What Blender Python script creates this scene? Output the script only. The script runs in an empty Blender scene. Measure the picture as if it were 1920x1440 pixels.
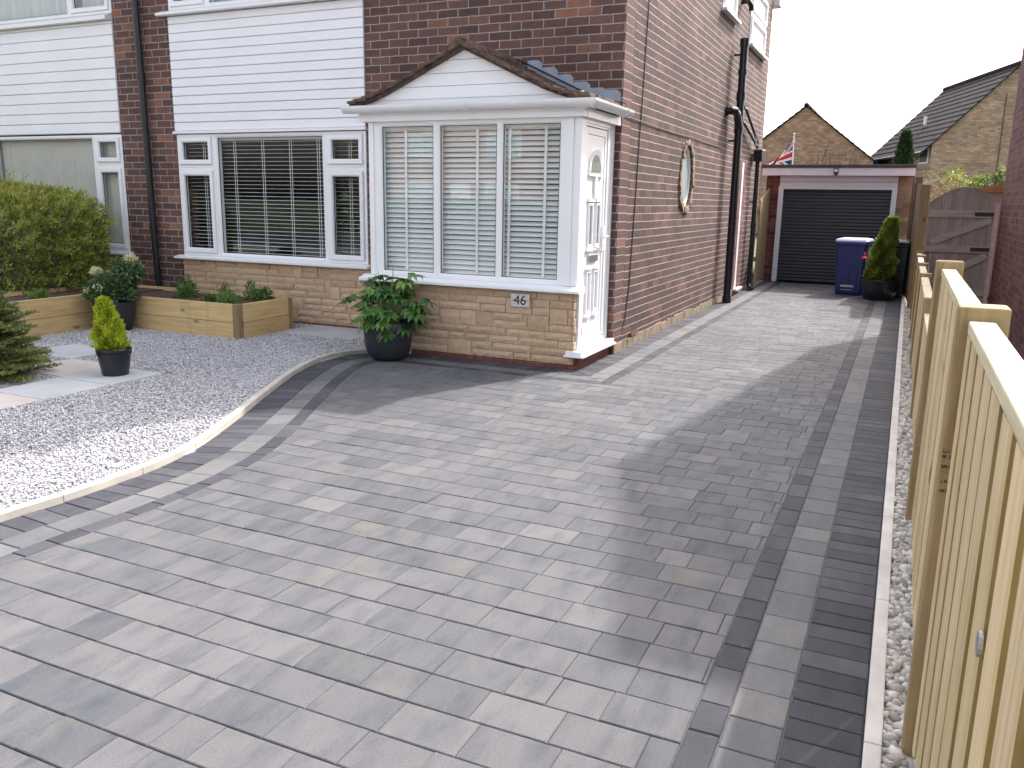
import bpy, math, random
import numpy as np
from mathutils import Matrix, Vector
R = math.radians
random.seed(7); rng = np.random.default_rng(11)
S = bpy.context.scene
COL = S.collection

# ------------------------------------------------------------------ camera
cd = bpy.data.cameras.new('camera'); cam = bpy.data.objects.new('camera', cd); COL.objects.link(cam)
S.camera = cam
cd.sensor_width = 36; cd.lens = 1576.77 / 1920 * 36; cd.clip_start = .02; cd.clip_end = 2000
rt = (0.90742684, 0.41987732, 0.01672042); dn = (0.10454953, -0.18705233, -0.97677061); fw = (-0.40699623, 0.88809598, -0.21363428)
cam.matrix_world = Matrix(((rt[0], -dn[0], -fw[0], 2.3315), (rt[1], -dn[1], -fw[1], -7.2753), (rt[2], -dn[2], -fw[2], 1.3628), (0, 0, 0, 1)))

# ------------------------------------------------------------------ light
SUN_EL = R(45); sx, sy = .395, .919
W = bpy.data.worlds.new('World'); S.world = W; W.use_nodes = True
nt = W.node_tree; bg = nt.nodes['Background']
sky = nt.nodes.new('ShaderNodeTexSky'); sky.sky_type = 'NISHITA'; sky.sun_disc = False
sky.sun_elevation = SUN_EL; sky.sun_rotation = math.atan2(sx, sy)
sky.air_density = 1.7; sky.dust_density = 6.0; sky.ozone_density = 1.0
hs = nt.nodes.new('ShaderNodeHueSaturation'); hs.inputs['Saturation'].default_value = .40
nt.links.new(sky.outputs[0], hs.inputs['Color']); tn = nt.nodes.new('ShaderNodeMix'); tn.data_type = 'RGBA'; tn.blend_type = 'MULTIPLY'; tn.inputs[0].default_value = 1; tn.inputs[7].default_value = (1.0, .988, 1.035, 1)
nt.links.new(hs.outputs[0], tn.inputs[6]); nt.links.new(tn.outputs[2], bg.inputs['Color'])
bg.inputs['Strength'].default_value = .15
sl = bpy.data.lights.new('sun', 'SUN'); sl.energy = 2.0; sl.angle = R(1.0); sl.color = (1, .96, .92)
so = bpy.data.objects.new('sun', sl); COL.objects.link(so)
dv = Vector((sx * math.cos(SUN_EL), sy * math.cos(SUN_EL), math.sin(SUN_EL)))
so.rotation_euler = dv.to_track_quat('Z', 'Y').to_euler()
so.location = dv * 30
S.view_settings.view_transform = 'Standard'; S.view_settings.look = 'None'
S.view_settings.exposure = 1.62; S.view_settings.gamma = 1
S.cycles.max_bounces = 8; S.cycles.transparent_max_bounces = 16
S.cycles.sample_clamp_indirect = 6

# ------------------------------------------------------------------ mesh helpers
class MB:
    def __init__(s): s.v = []; s.f = []; s.r = []; s.cur = 0.0
    def poly(s, pts):
        n = len(s.v); s.v += [tuple(p) for p in pts]; s.f.append(tuple(range(n, n + len(pts)))); s.r.append(s.cur)
    def box(s, x0, x1, y0, y1, z0, z1, rnd=None, M=None):
        if x0 > x1: x0, x1 = x1, x0
        if y0 > y1: y0, y1 = y1, y0
        if z0 > z1: z0, z1 = z1, z0
        n = len(s.v); P = [(x0,y0,z0),(x1,y0,z0),(x1,y1,z0),(x0,y1,z0),(x0,y0,z1),(x1,y0,z1),(x1,y1,z1),(x0,y1,z1)]
        if M is not None: P = [tuple(M @ Vector(p)) for p in P]
        s.v += P
        for q in ((0,3,2,1),(4,5,6,7),(0,1,5,4),(1,2,6,5),(2,3,7,6),(3,0,4,7)):
            s.f.append(tuple(n + i for i in q)); s.r.append(s.cur if rnd is None else rnd)
        return s
    def prism(s, pts, axis, a0, a1):
        # pts: 2D ring; axis 'x': pts=(y,z), 'y': (x,z), 'z': (x,y)
        def m(p, a): return {'x': (a, p[0], p[1]), 'y': (p[0], a, p[1]), 'z': (p[0], p[1], a)}[axis]
        n = len(s.v); k = len(pts)
        s.v += [m(p, a0) for p in pts] + [m(p, a1) for p in pts]
        s.f.append(tuple(n + i for i in range(k))[::-1]); s.f.append(tuple(n + k + i for i in range(k)))
        for i in range(k):
            j = (i + 1) % k; s.f.append((n + i, n + j, n + k + j, n + k + i))
        s.r += [s.cur] * (k + 2)
        return s
    def tube(s, pts, r, n=12, caps=True):
        pts = [Vector(p) for p in pts]; rr = r if isinstance(r, (list, tuple)) else [r] * len(pts)
        b = len(s.v); up = None
        for i, p in enumerate(pts):
            t = (pts[min(i + 1, len(pts) - 1)] - pts[max(i - 1, 0)]).normalized()
            if up is None: up = Vector((0, 0, 1)) if abs(t.z) < .9 else Vector((1, 0, 0))
            u = t.cross(up).normalized(); w = u.cross(t).normalized(); up = w
            for k in range(n):
                a = 2 * math.pi * k / n; q = p + (u * math.cos(a) + w * math.sin(a)) * rr[i]; s.v.append(tuple(q))
        for i in range(len(pts) - 1):
            for k in range(n):
                j = (k + 1) % n
                s.f.append((b + i*n + k, b + i*n + j, b + (i+1)*n + j, b + (i+1)*n + k)); s.r.append(s.cur)
        if caps:
            s.f.append(tuple(b + k for k in range(n))[::-1]); s.f.append(tuple(b + (len(pts)-1)*n + k for k in range(n))); s.r += [s.cur] * 2
        return s
    def lathe(s, prof, c, n=32):
        b = len(s.v)
        for (r, z) in prof:
            for k in range(n):
                a = 2 * math.pi * k / n; s.v.append((c[0] + r * math.cos(a), c[1] + r * math.sin(a), c[2] + z))
        for i in range(len(prof) - 1):
            for k in range(n):
                j = (k + 1) % n; s.f.append((b + i*n + k, b + i*n + j, b + (i+1)*n + j, b + (i+1)*n + k)); s.r.append(s.cur)
        s.f.append(tuple(b + k for k in range(n))[::-1]); s.f.append(tuple(b + (len(prof)-1)*n + k for k in range(n))); s.r += [s.cur] * 2
        return s
    def ring(s, x0, x1, z0, z1, loops, T=None):
        # mitred frame seen from -Y; loops = [(inset, y), ...]
        b = len(s.v)
        for (d, y) in loops:
            for (x, z) in ((x0+d, z0+d), (x1-d, z0+d), (x1-d, z1-d), (x0+d, z1-d)):
                p = (x, y, z); s.v.append(T(p) if T else p)
        for i in range(len(loops) - 1):
            for k in range(4):
                j = (k + 1) % 4; s.f.append((b + i*4 + k, b + i*4 + j, b + (i+1)*4 + j, b + (i+1)*4 + k)); s.r.append(s.cur)
        return s
    def tboxT(s, x0, x1, y0, y1, z0, z1, T):
        n = len(s.v); s.box(x0, x1, y0, y1, z0, z1)
        for i in range(n, len(s.v)): s.v[i] = tuple(T(s.v[i]))
        return s
    def build(s, name, mat, parent=None, origin=None, smooth=False, bevel=0):
        return mesh_np(name, np.array(s.v, float), s.f, mat, parent, np.array(s.r), origin, smooth, bevel)

def mesh_np(name, V, F, mat, parent=None, rnd=None, origin=None, smooth=False, bevel=0, extra=None):
    o0 = Vector((0, 0, 0))
    if parent is not None:
        o0 = Vector(parent['_o'])
        if '_o2' in parent: o0 = Vector(parent['_o2'])
    elif origin is not None: o0 = Vector(origin)
    me = bpy.data.meshes.new(name)
    V = V - np.array(o0)
    if isinstance(F, np.ndarray):
        n, k = F.shape
        me.vertices.add(len(V)); me.vertices.foreach_set('co', V.astype(np.float32).ravel())
        me.loops.add(n * k); me.loops.foreach_set('vertex_index', F.astype(np.int32).ravel())
        me.polygons.add(n); me.polygons.foreach_set('loop_start', np.arange(0, n * k, k, dtype=np.int32)); me.polygons.foreach_set('loop_total', np.full(n, k, dtype=np.int32))
        me.update(calc_edges=True)
    else:
        me.from_pydata([tuple(v) for v in V], [], F); me.update()
    if rnd is not None and len(rnd) == len(me.polygons):
        a = me.attributes.new('rnd', 'FLOAT', 'FACE'); a.data.foreach_set('value', np.asarray(rnd, dtype=np.float32))
    if extra:
        for k_, arr in extra.items():
            a = me.attributes.new(k_, 'FLOAT', 'FACE'); a.data.foreach_set('value', np.asarray(arr, dtype=np.float32))
    if smooth: me.polygons.foreach_set('use_smooth', np.ones(len(me.polygons), dtype=bool))
    me.materials.append(mat)
    o = bpy.data.objects.new(name, me); COL.objects.link(o)
    o['_o'] = tuple(o0)
    if parent is not None: o.parent = parent
    else: o.location = o0
    if bevel:
        m = o.modifiers.new('bevel', 'BEVEL'); m.width = bevel; m.segments = 2; m.limit_method = 'ANGLE'; m.angle_limit = R(35)
        m.harden_normals = False
    return o
def thing(name, label, cat, loc, group=None):
    o = bpy.data.objects.new(name, None); COL.objects.link(o); o.location = loc; o['_o'] = tuple(loc); o.empty_display_size = .1
    return tag(o, label, cat, group)
def tag(o, label, cat, group=None):
    o['label'] = label; o['category'] = cat
    if group: o['group'] = group
    return o
def struct(o): o['kind'] = 'structure'; return o
def stuff(o): o['kind'] = 'stuff'; return o

# ------------------------------------------------------------------ materials
def nmat(name):
    m = bpy.data.materials.new(name); m.use_nodes = True; n = m.node_tree
    return m, n, n.nodes['Principled BSDF']
def N(n, t, **kw):
    d = n.nodes.new(t)
    for k, v in kw.items():
        if k in d.inputs: d.inputs[k].default_value = v
        else: setattr(d, k, v)
    return d
def ramp(n, fac, stops, interp='LINEAR'):
    r = n.nodes.new('ShaderNodeValToRGB'); e = r.color_ramp; e.interpolation = interp
    while len(e.elements) > 1: e.elements.remove(e.elements[-1])
    e.elements[0].position = stops[0][0]; e.elements[0].color = (*stops[0][1], 1)
    for p, c in stops[1:]:
        q = e.elements.new(p); q.color = (*c, 1)
    n.links.new(fac, r.inputs[0]); return r.outputs[0]
def mix(n, fac, a, b, mode='MIX'):
    m = n.nodes.new('ShaderNodeMix'); m.data_type = 'RGBA'; m.blend_type = mode
    for i, v in ((0, fac), (6, a), (7, b)):
        if isinstance(v, bpy.types.NodeSocket): n.links.new(v, m.inputs[i])
        elif isinstance(v, tuple): m.inputs[i].default_value = (*v, 1) if len(v) == 3 else v
        else: m.inputs[i].default_value = v
    return m.outputs[2]
def math_(n, op, a, b=0.0):
    m = n.nodes.new('ShaderNodeMath'); m.operation = op
    for i, v in ((0, a), (1, b)):
        if isinstance(v, bpy.types.NodeSocket): n.links.new(v, m.inputs[i])
        else: m.inputs[i].default_value = v
    return m.outputs[0]
def obj_co(n, scale=(1, 1, 1), loc=(0, 0, 0)):
    g = n.nodes.new('ShaderNodeNewGeometry'); mp = n.nodes.new('ShaderNodeMapping')
    mp.inputs['Scale'].default_value = scale; mp.inputs['Location'].default_value = loc
    n.links.new(g.outputs['Position'], mp.inputs[0]); return mp.outputs[0]
def noise(n, co, scale, detail=3, rough=.55, out=0):
    t = n.nodes.new('ShaderNodeTexNoise'); t.inputs['Scale'].default_value = scale; t.inputs['Detail'].default_value = detail; t.inputs['Roughness'].default_value = rough
    n.links.new(co, t.inputs['Vector']); return t.outputs[out]
def bump(n, h, bsdf, strength=.3, dist=.01):
    b = n.nodes.new('ShaderNodeBump'); b.inputs['Strength'].default_value = strength; b.inputs['Distance'].default_value = dist
    n.links.new(h, b.inputs['Height']); n.links.new(b.outputs[0], bsdf.inputs['Normal'])
def attr(n, name='rnd'):
    a = n.nodes.new('ShaderNodeAttribute'); a.attribute_name = name; return a.outputs['Fac']

def plain(name, col, rough=.5, metal=0, var=.06, scale=6, bmp=0, spec=.5, bscale=None, streak=None):
    m, n, b = nmat(name)
    co = obj_co(n, streak or (1, 1, 1)); f = noise(n, co, scale, 4)
    lo = tuple(max(c * (1 - var), 0) for c in col); hi = tuple(min(c * (1 + var), 1) for c in col)
    n.links.new(ramp(n, f, [(.3, lo), (.7, hi)]), b.inputs['Base Color'])
    b.inputs['Roughness'].default_value = rough; b.inputs['Metallic'].default_value = metal; b.inputs['Specular IOR Level'].default_value = spec
    if bmp: bump(n, noise(n, co, bscale or scale * 6, 3), b, bmp, .004)
    return m

def brick(name, axis, cols, mortar, bl=.2135, rh=.075, mort=.009, off=0., rough=.85, stain=.25, bstr=.6, rotz=0, perp=1.0):
    m, n, b = nmat(name)
    g = n.nodes.new('ShaderNodeNewGeometry'); sep = n.nodes.new('ShaderNodeSeparateXYZ')
    src = g.outputs['Position']
    if rotz:
        vr = n.nodes.new('ShaderNodeVectorRotate'); vr.rotation_type = 'Z_AXIS'; vr.inputs['Angle'].default_value = rotz
        n.links.new(src, vr.inputs['Vector']); src = vr.outputs[0]
    n.links.new(src, sep.inputs[0])
    cb = n.nodes.new('ShaderNodeCombineXYZ')
    n.links.new(sep.outputs['X' if axis == 'x' else 'Y'], cb.inputs[0]); n.links.new(math_(n, 'ADD', sep.outputs['Z'], off), cb.inputs[1])
    dis = n.nodes.new('ShaderNodeVectorMath'); dis.operation = 'MULTIPLY_ADD'
    nz = noise(n, cb.outputs[0], 16, 4, .65, 1); n.links.new(nz, dis.inputs[0]); dis.inputs[1].default_value = (.018, .016, 0); n.links.new(cb.outputs[0], dis.inputs[2])
    t = n.nodes.new('ShaderNodeTexBrick'); n.links.new(dis.outputs[0], t.inputs['Vector'])
    t.inputs['Scale'].default_value = 1; t.inputs['Brick Width'].default_value = bl; t.inputs['Row Height'].default_value = rh
    t.inputs['Mortar Size'].default_value = mort * .5; t.inputs['Mortar Smooth'].default_value = .35; t.inputs['Bias'].default_value = 0
    t.inputs['Color1'].default_value = (0, 0, 0, 1); t.inputs['Color2'].default_value = (1, 1, 1, 1); t.inputs['Mortar'].default_value = (.5, .5, .5, 1)
    c = ramp(n, t.outputs['Color'], cols)
    fine = noise(n, cb.outputs[0], 90, 4, .65); c = mix(n, 1.0, c, ramp(n, fine, [(.25, (.66,)*3), (.75, (1.36,)*3)]), 'MULTIPLY'); c = mix(n, 1.0, c, ramp(n, noise(n, cb.outputs[0], 11, 2), [(.3, (.86, .90, .92)), (.7, (1.14, 1.06, 1.04))]), 'MULTIPLY')
    mc = mix(n, noise(n, cb.outputs[0], 14, 3), tuple(v * .75 for v in mortar), tuple(min(1, v * 1.2) for v in mortar))
    fac = t.outputs['Fac']
    if perp < 1:   # bed joints pointed bright, upright joints nearly the colour of the brick
        t2 = n.nodes.new('ShaderNodeTexBrick'); n.links.new(dis.outputs[0], t2.inputs['Vector']); t2.offset = 0
        for k_, v_ in (('Scale', 1), ('Brick Width', 500.), ('Row Height', rh), ('Mortar Size', mort * .5), ('Mortar Smooth', .35)): t2.inputs[k_].default_value = v_
        fac = math_(n, 'MAXIMUM', t2.outputs['Fac'], math_(n, 'MULTIPLY', t.outputs['Fac'], perp))
    c = mix(n, fac, c, mc)
    big = noise(n, cb.outputs[0], 1.3, 4, .6); c = mix(n, 1.0, c, ramp(n, big, [(.3, (1 - stain,)*3), (.7, (1 + stain * .6,)*3)]), 'MULTIPLY')
    n.links.new(c, b.inputs['Base Color']); b.inputs['Roughness'].default_value = rough; b.inputs['Specular IOR Level'].default_value = .25
    h = math_(n, 'SUBTRACT', math_(n, 'MULTIPLY', fine, .35), t.outputs['Fac'])
    bump(n, h, b, bstr, .006)
    return m

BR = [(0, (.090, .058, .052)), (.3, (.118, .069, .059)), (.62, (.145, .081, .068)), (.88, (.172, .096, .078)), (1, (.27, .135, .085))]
M_brick_f = brick('brick_front', 'x', BR, (.36, .30, .29), mort=.0115)
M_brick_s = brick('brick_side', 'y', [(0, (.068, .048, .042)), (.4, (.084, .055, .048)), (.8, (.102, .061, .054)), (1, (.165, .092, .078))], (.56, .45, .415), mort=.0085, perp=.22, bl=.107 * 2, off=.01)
M_brick_n = brick('brick_neighbour', 'y', [(0, (.095, .040, .040)), (.5, (.15, .062, .058)), (1, (.22, .09, .08))], (.23, .155, .145))
M_brick_nx = brick('brick_neighbour_end', 'x', [(0, (.075, .024, .026)), (.5, (.14, .045, .042)), (1, (.20, .07, .06))], (.20, .12, .11))
M_brick_g = brick('brick_garage', 'x', [(0, (.12, .045, .04)), (.5, (.19, .07, .06)), (1, (.26, .11, .09))], (.26, .17, .15))
M_brick_a = brick('brick_buff', 'x', [(0, (.32, .205, .13)), (.4, (.41, .265, .175)), (.7, (.45, .275, .20)), (1, (.54, .385, .26))], (.30, .22, .16), stain=.35)
M_brick_b = brick('brick_buff_turned', 'x', [(0, (.31, .215, .145)), (.5, (.40, .285, .195)), (1, (.50, .37, .26))], (.27, .20, .14), rotz=-math.atan2(.30, .95), mort=.014)
M_stone, n_, b_ = nmat('tan_walling_stone')
co_ = obj_co(n_); rr_ = attr(n_)
c_ = ramp(n_, rr_, [(0, (.50, .355, .235)), (.4, (.57, .41, .275)), (.75, (.62, .455, .315)), (1, (.54, .405, .295))])
fn_ = noise(n_, co_, 26, 6, .7); c_ = mix(n_, 1.0, c_, ramp(n_, fn_, [(.25, (.80,)*3), (.75, (1.16,)*3)]), 'MULTIPLY')
n_.links.new(c_, b_.inputs['Base Color']); b_.inputs['Roughness'].default_value = .9; b_.inputs['Specular IOR Level'].default_value = .2
bump(n_, fn_, b_, .8, .012)
M_stonejoint = plain('stone_mortar', (.42, .31, .20), .95, bmp=.3)
M_render = plain('cement_plinth', (.215, .165, .115), .92, var=.45, scale=7, bmp=.8)
M_redtile = plain('red_quarry_tile', (.17, .055, .045), .7, var=.3, scale=9)
M_upvc = plain('white_upvc', (.84, .84, .86), .28, var=.02, scale=3)
M_clad = plain('white_cladding', (.84, .84, .875), .38, var=.025, scale=2)
M_gut = plain('white_gutter_plastic', (.78, .78, .80), .35, var=.05, scale=5)
M_blk = plain('black_plastic_pipe', (.012, .014, .018), .28, var=.2)
M_rub = plain('dark_rubber', (.02, .02, .022), .6)
M_blind = plain('white_blind_slat', (.80, .82, .82), .4, var=.02)
M_lead = plain('lead_flashing', (.30, .34, .41), .6, var=.15, scale=9)
M_rooft = plain('brown_roof_tile', (.105, .066, .050), .92, var=.7, scale=16, bmp=1.0, bscale=50)
M_roofd = plain('dark_roof_tile', (.034, .028, .029), .95, var=.45, scale=5, bmp=.4, spec=.12)
M_pot = plain('anthracite_pot', (.022, .026, .036), .5, var=.1, bmp=.1, bscale=200)
M_potg = plain('gloss_black_pot', (.012, .015, .02), .3, var=.15)
M_soil = plain('planting_soil', (.075, .048, .035), .98, var=.5, scale=25, bmp=1, bscale=90)
M_slab = plain('grey_paving_slab', (.44, .445, .455), .8, var=.12, scale=3, bmp=.25, bscale=60)
M_slabp = plain('pinkish_paving_slab', (.50, .44, .40), .8, var=.12, scale=3, bmp=.25, bscale=60)
M_conc = plain('pale_concrete_edging', (.60, .565, .53), .85, var=.14, scale=7, bmp=.3, bscale=120)
M_felt = plain('roof_felt_edge', (.07, .068, .07), .8, var=.2)
M_garfas = plain('grey_fascia_paint', (.80, .78, .82), .5, var=.05)
M_garwh = plain('garage_frame_paint', (.76, .75, .80), .45, var=.04)
M_dark = plain('dark_room', (.16, .145, .12), .9)
M_room = plain('room_plaster', (.42, .38, .32), .9)
M_curt = plain('net_curtain', (.62, .62, .62), .9, var=.12, scale=1, streak=(30, 1, .3))
M_steel = plain('brushed_steel', (.55, .56, .58), .35, metal=.9)
M_chrome = plain('chrome', (.7, .7, .72), .15, metal=1)
M_inkblk = plain('black_lettering', (.01, .01, .012), .4)
M_grass = plain('back_garden_ground', (.06, .075, .03), .95, var=.4, scale=2)
M_asph = plain('road_asphalt', (.055, .055, .058), .92, var=.25, scale=20, bmp=.5)
M_pave = plain('pavement_concrete', (.24, .235, .225), .9, var=.15, scale=4, bmp=.3)
M_lens = plain('lamp_lens', (.75, .76, .78), .15)

def glass(name, tint=(1, 1, 1), r0=.09, rough=0.0, wob=.0):
    # thin pane: Schlick reflection over a clear transparent sheet, the same from both sides
    m = bpy.data.materials.new(name); m.use_nodes = True; n = m.node_tree; n.nodes.clear()
    o = n.nodes.new('ShaderNodeOutputMaterial'); g = n.nodes.new('ShaderNodeBsdfGlossy'); t = n.nodes.new('ShaderNodeBsdfTransparent')
    g.inputs['Roughness'].default_value = rough; t.inputs[0].default_value = (*tint, 1)
    ge = n.nodes.new('ShaderNodeNewGeometry'); dt = n.nodes.new('ShaderNodeVectorMath'); dt.operation = 'DOT_PRODUCT'
    n.links.new(ge.outputs['Normal'], dt.inputs[0]); n.links.new(ge.outputs['Incoming'], dt.inputs[1])
    ca = math_(n, 'ABSOLUTE', dt.outputs['Value']); k = math_(n, 'POWER', math_(n, 'SUBTRACT', 1.0, ca), 5.0)
    mx = n.nodes.new('ShaderNodeMixShader')
    co = obj_co(n); b = n.nodes.new('ShaderNodeBump'); b.inputs['Strength'].default_value = wob; b.inputs['Distance'].default_value = .004
    n.links.new(noise(n, co, 2.2, 1), b.inputs['Height']); n.links.new(b.outputs[0], g.inputs['Normal'])
    n.links.new(math_(n, 'ADD', math_(n, 'MULTIPLY', k, 1 - r0), r0), mx.inputs[0])
    n.links.new(t.outputs[0], mx.inputs[1]); n.links.new(g.outputs[0], mx.inputs[2]); n.links.new(mx.outputs[0], o.inputs[0])
    return m
M_glass = glass('window_glass', (.94, .97, .965), .07, wob=.25)
M_frost = plain('obscured_glass', (.16, .20, .17), .2, var=.25, scale=60, bmp=.4, bscale=150)
M_frosth = plain('pale_obscured_glass', (.42, .50, .50), .12, var=.1, scale=20)  # opaque pale grey-green pane colour

def wood(name, lo, hi, axis='z', rough=.75, knots=True, grain=1.0, green=None):
    m, n, b = nmat(name)
    st = {'z': (14, 14, .9), 'x': (.9, 14, 14), 'y': (14, .9, 14)}[axis]
    co = obj_co(n, st); r = attr(n)
    off = n.nodes.new('ShaderNodeVectorMath'); off.operation = 'ADD'; cmb = n.nodes.new('ShaderNodeCombineXYZ')
    for i in range(3): n.links.new(math_(n, 'MULTIPLY', r, 37.0 + i * 11), cmb.inputs[i])
    n.links.new(co, off.inputs[0]); n.links.new(cmb.outputs[0], off.inputs[1])
    f = noise(n, off.outputs[0], 3.2, 6, .65)
    c = ramp(n, f, [(.22, tuple(a * .72 for a in lo)), (.36, lo), (.52, tuple((a + d) / 2 for a, d in zip(lo, hi))), (.72, hi)])
    c = mix(n, 1.0, c, ramp(n, r, [(0, (.85,)*3), (1, (1.1,)*3)]), 'MULTIPLY')
    if green: c = mix(n, math_(n, 'MULTIPLY', math_(n, 'GREATER_THAN', noise(n, obj_co(n, (3, 3, .5)), 1.6, 2), .60), .4), c, green)
    if knots:
        v = n.nodes.new('ShaderNodeTexVoronoi'); v.inputs['Scale'].default_value = 1.0
        st2 = {'z': (7, 7, 3.2), 'x': (3.2, 7, 7), 'y': (7, 3.2, 7)}[axis]; n.links.new(obj_co(n, st2), v.inputs['Vector'])
        k = ramp(n, v.outputs['Distance'], [(.0, (1, 1, 1)), (.09, (1, 1, 1)), (.16, (0, 0, 0))])
        c = mix(n, math_(n, 'MULTIPLY', k, .75), c, tuple(x * .38 for x in lo))
    n.links.new(c, b.inputs['Base Color']); b.inputs['Roughness'].default_value = rough; b.inputs['Specular IOR Level'].default_value = .3
    bump(n, f, b, .35 * grain, .003); return m
M_fence = wood('new_pine_boards', (.58, .425, .22), (.78, .63, .405), 'z', green=(.52, .44, .21))
M_fenceb = wood('green_tan_pine_pales', (.33, .24, .09), (.46, .35, .15), 'z', green=(.30, .27, .09))  # darker green-tinted pine for the sawn pale edges and the back pales
M_post = wood('treated_pine_post', (.28, .195, .095), (.42, .31, .165), 'z')
M_rail = wood('new_pine_rail', (.58, .48, .30), (.74, .65, .45), 'y')
M_sleeper = wood('pressure_treated_sleeper', (.52, .355, .16), (.72, .53, .27), 'x', green=(.36, .33, .18))
M_sleepery = wood('pressure_treated_sleeper_side', (.52, .355, .16), (.72, .53, .27), 'y')
M_sleeperp = wood('sleeper_post', (.22, .16, .08), (.34, .25, .13), 'z')
M_gate = wood('weathered_gate_boards', (.28, .225, .205), (.40, .335, .315), 'z', knots=False)
M_gatex = wood('weathered_gate_rails', (.34, .275, .255), (.47, .40, .37), 'x', knots=False)
M_oldf = wood('brown_fence_boards', (.15, .105, .07), (.24, .175, .115), 'z')
M_oldpost = wood('old_pine_post', (.26, .19, .10), (.34, .26, .14), 'z')
M_stick = plain('dry_vine_stems', (.38, .29, .20), .9, var=.3)
M_bark = plain('bark', (.09, .06, .04), .95, var=.4, scale=20, bmp=.6)

def leafm(name, stops, trans=.35, rough=.55):
    m, n, b = nmat(name)
    c = ramp(n, attr(n), stops)
    b.inputs['Roughness'].default_value = rough; b.inputs['Specular IOR Level'].default_value = .35; n.links.new(c, b.inputs['Base Color'])
    t = n.nodes.new('ShaderNodeBsdfTranslucent'); mx = n.nodes.new('ShaderNodeMixShader'); mx.inputs[0].default_value = trans
    n.links.new(c, t.inputs[0]); n.links.new(b.outputs[0], mx.inputs[1]); n.links.new(t.outputs[0], mx.inputs[2])
    n.links.new(mx.outputs[0], n.nodes['Material Output'].inputs[0]); return m
M_hedge = leafm('conifer_bush_leaf', [(0, (.07, .10, .03)), (.35, (.18, .24, .055)), (.8, (.40, .43, .09)), (1, (.52, .48, .13))])
M_fir = leafm('fir_needles', [(0, (.09, .12, .045)), (.6, (.21, .25, .08)), (1, (.38, .40, .14))])
M_gold = leafm('golden_conifer_leaf', [(0, (.16, .24, .015)), (.5, (.32, .42, .02)), (1, (.50, .55, .05))], .45)
M_cone = leafm('pot_conifer_leaf', [(0, (.05, .09, .02)), (.5, (.11, .18, .03)), (1, (.30, .36, .06))], .4)
M_fats = leafm('glossy_hand_leaf', [(0, (.045, .12, .03)), (.6, (.09, .21, .05)), (1, (.22, .36, .09))], .3, .35)
M_dkleaf = leafm('dark_shrub_leaf', [(0, (.04, .08, .04)), (.6, (.09, .16, .065)), (1, (.22, .28, .11))], .25, .4)
M_herb = leafm('bedding_leaf', [(0, (.05, .10, .03)), (.6, (.11, .20, .05)), (1, (.22, .32, .09))], .35)
M_cream = leafm('cream_flower', [(0, (.55, .52, .28)), (1, (.85, .80, .50))], .3)
M_bgleaf = leafm('far_hedge_leaf', [(0, (.04, .075, .02)), (.5, (.12, .17, .04)), (1, (.34, .34, .09))], .35)
M_bgdk = leafm('far_conifer_leaf', [(0, (.015, .035, .015)), (1, (.05, .085, .03))], .2)

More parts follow.
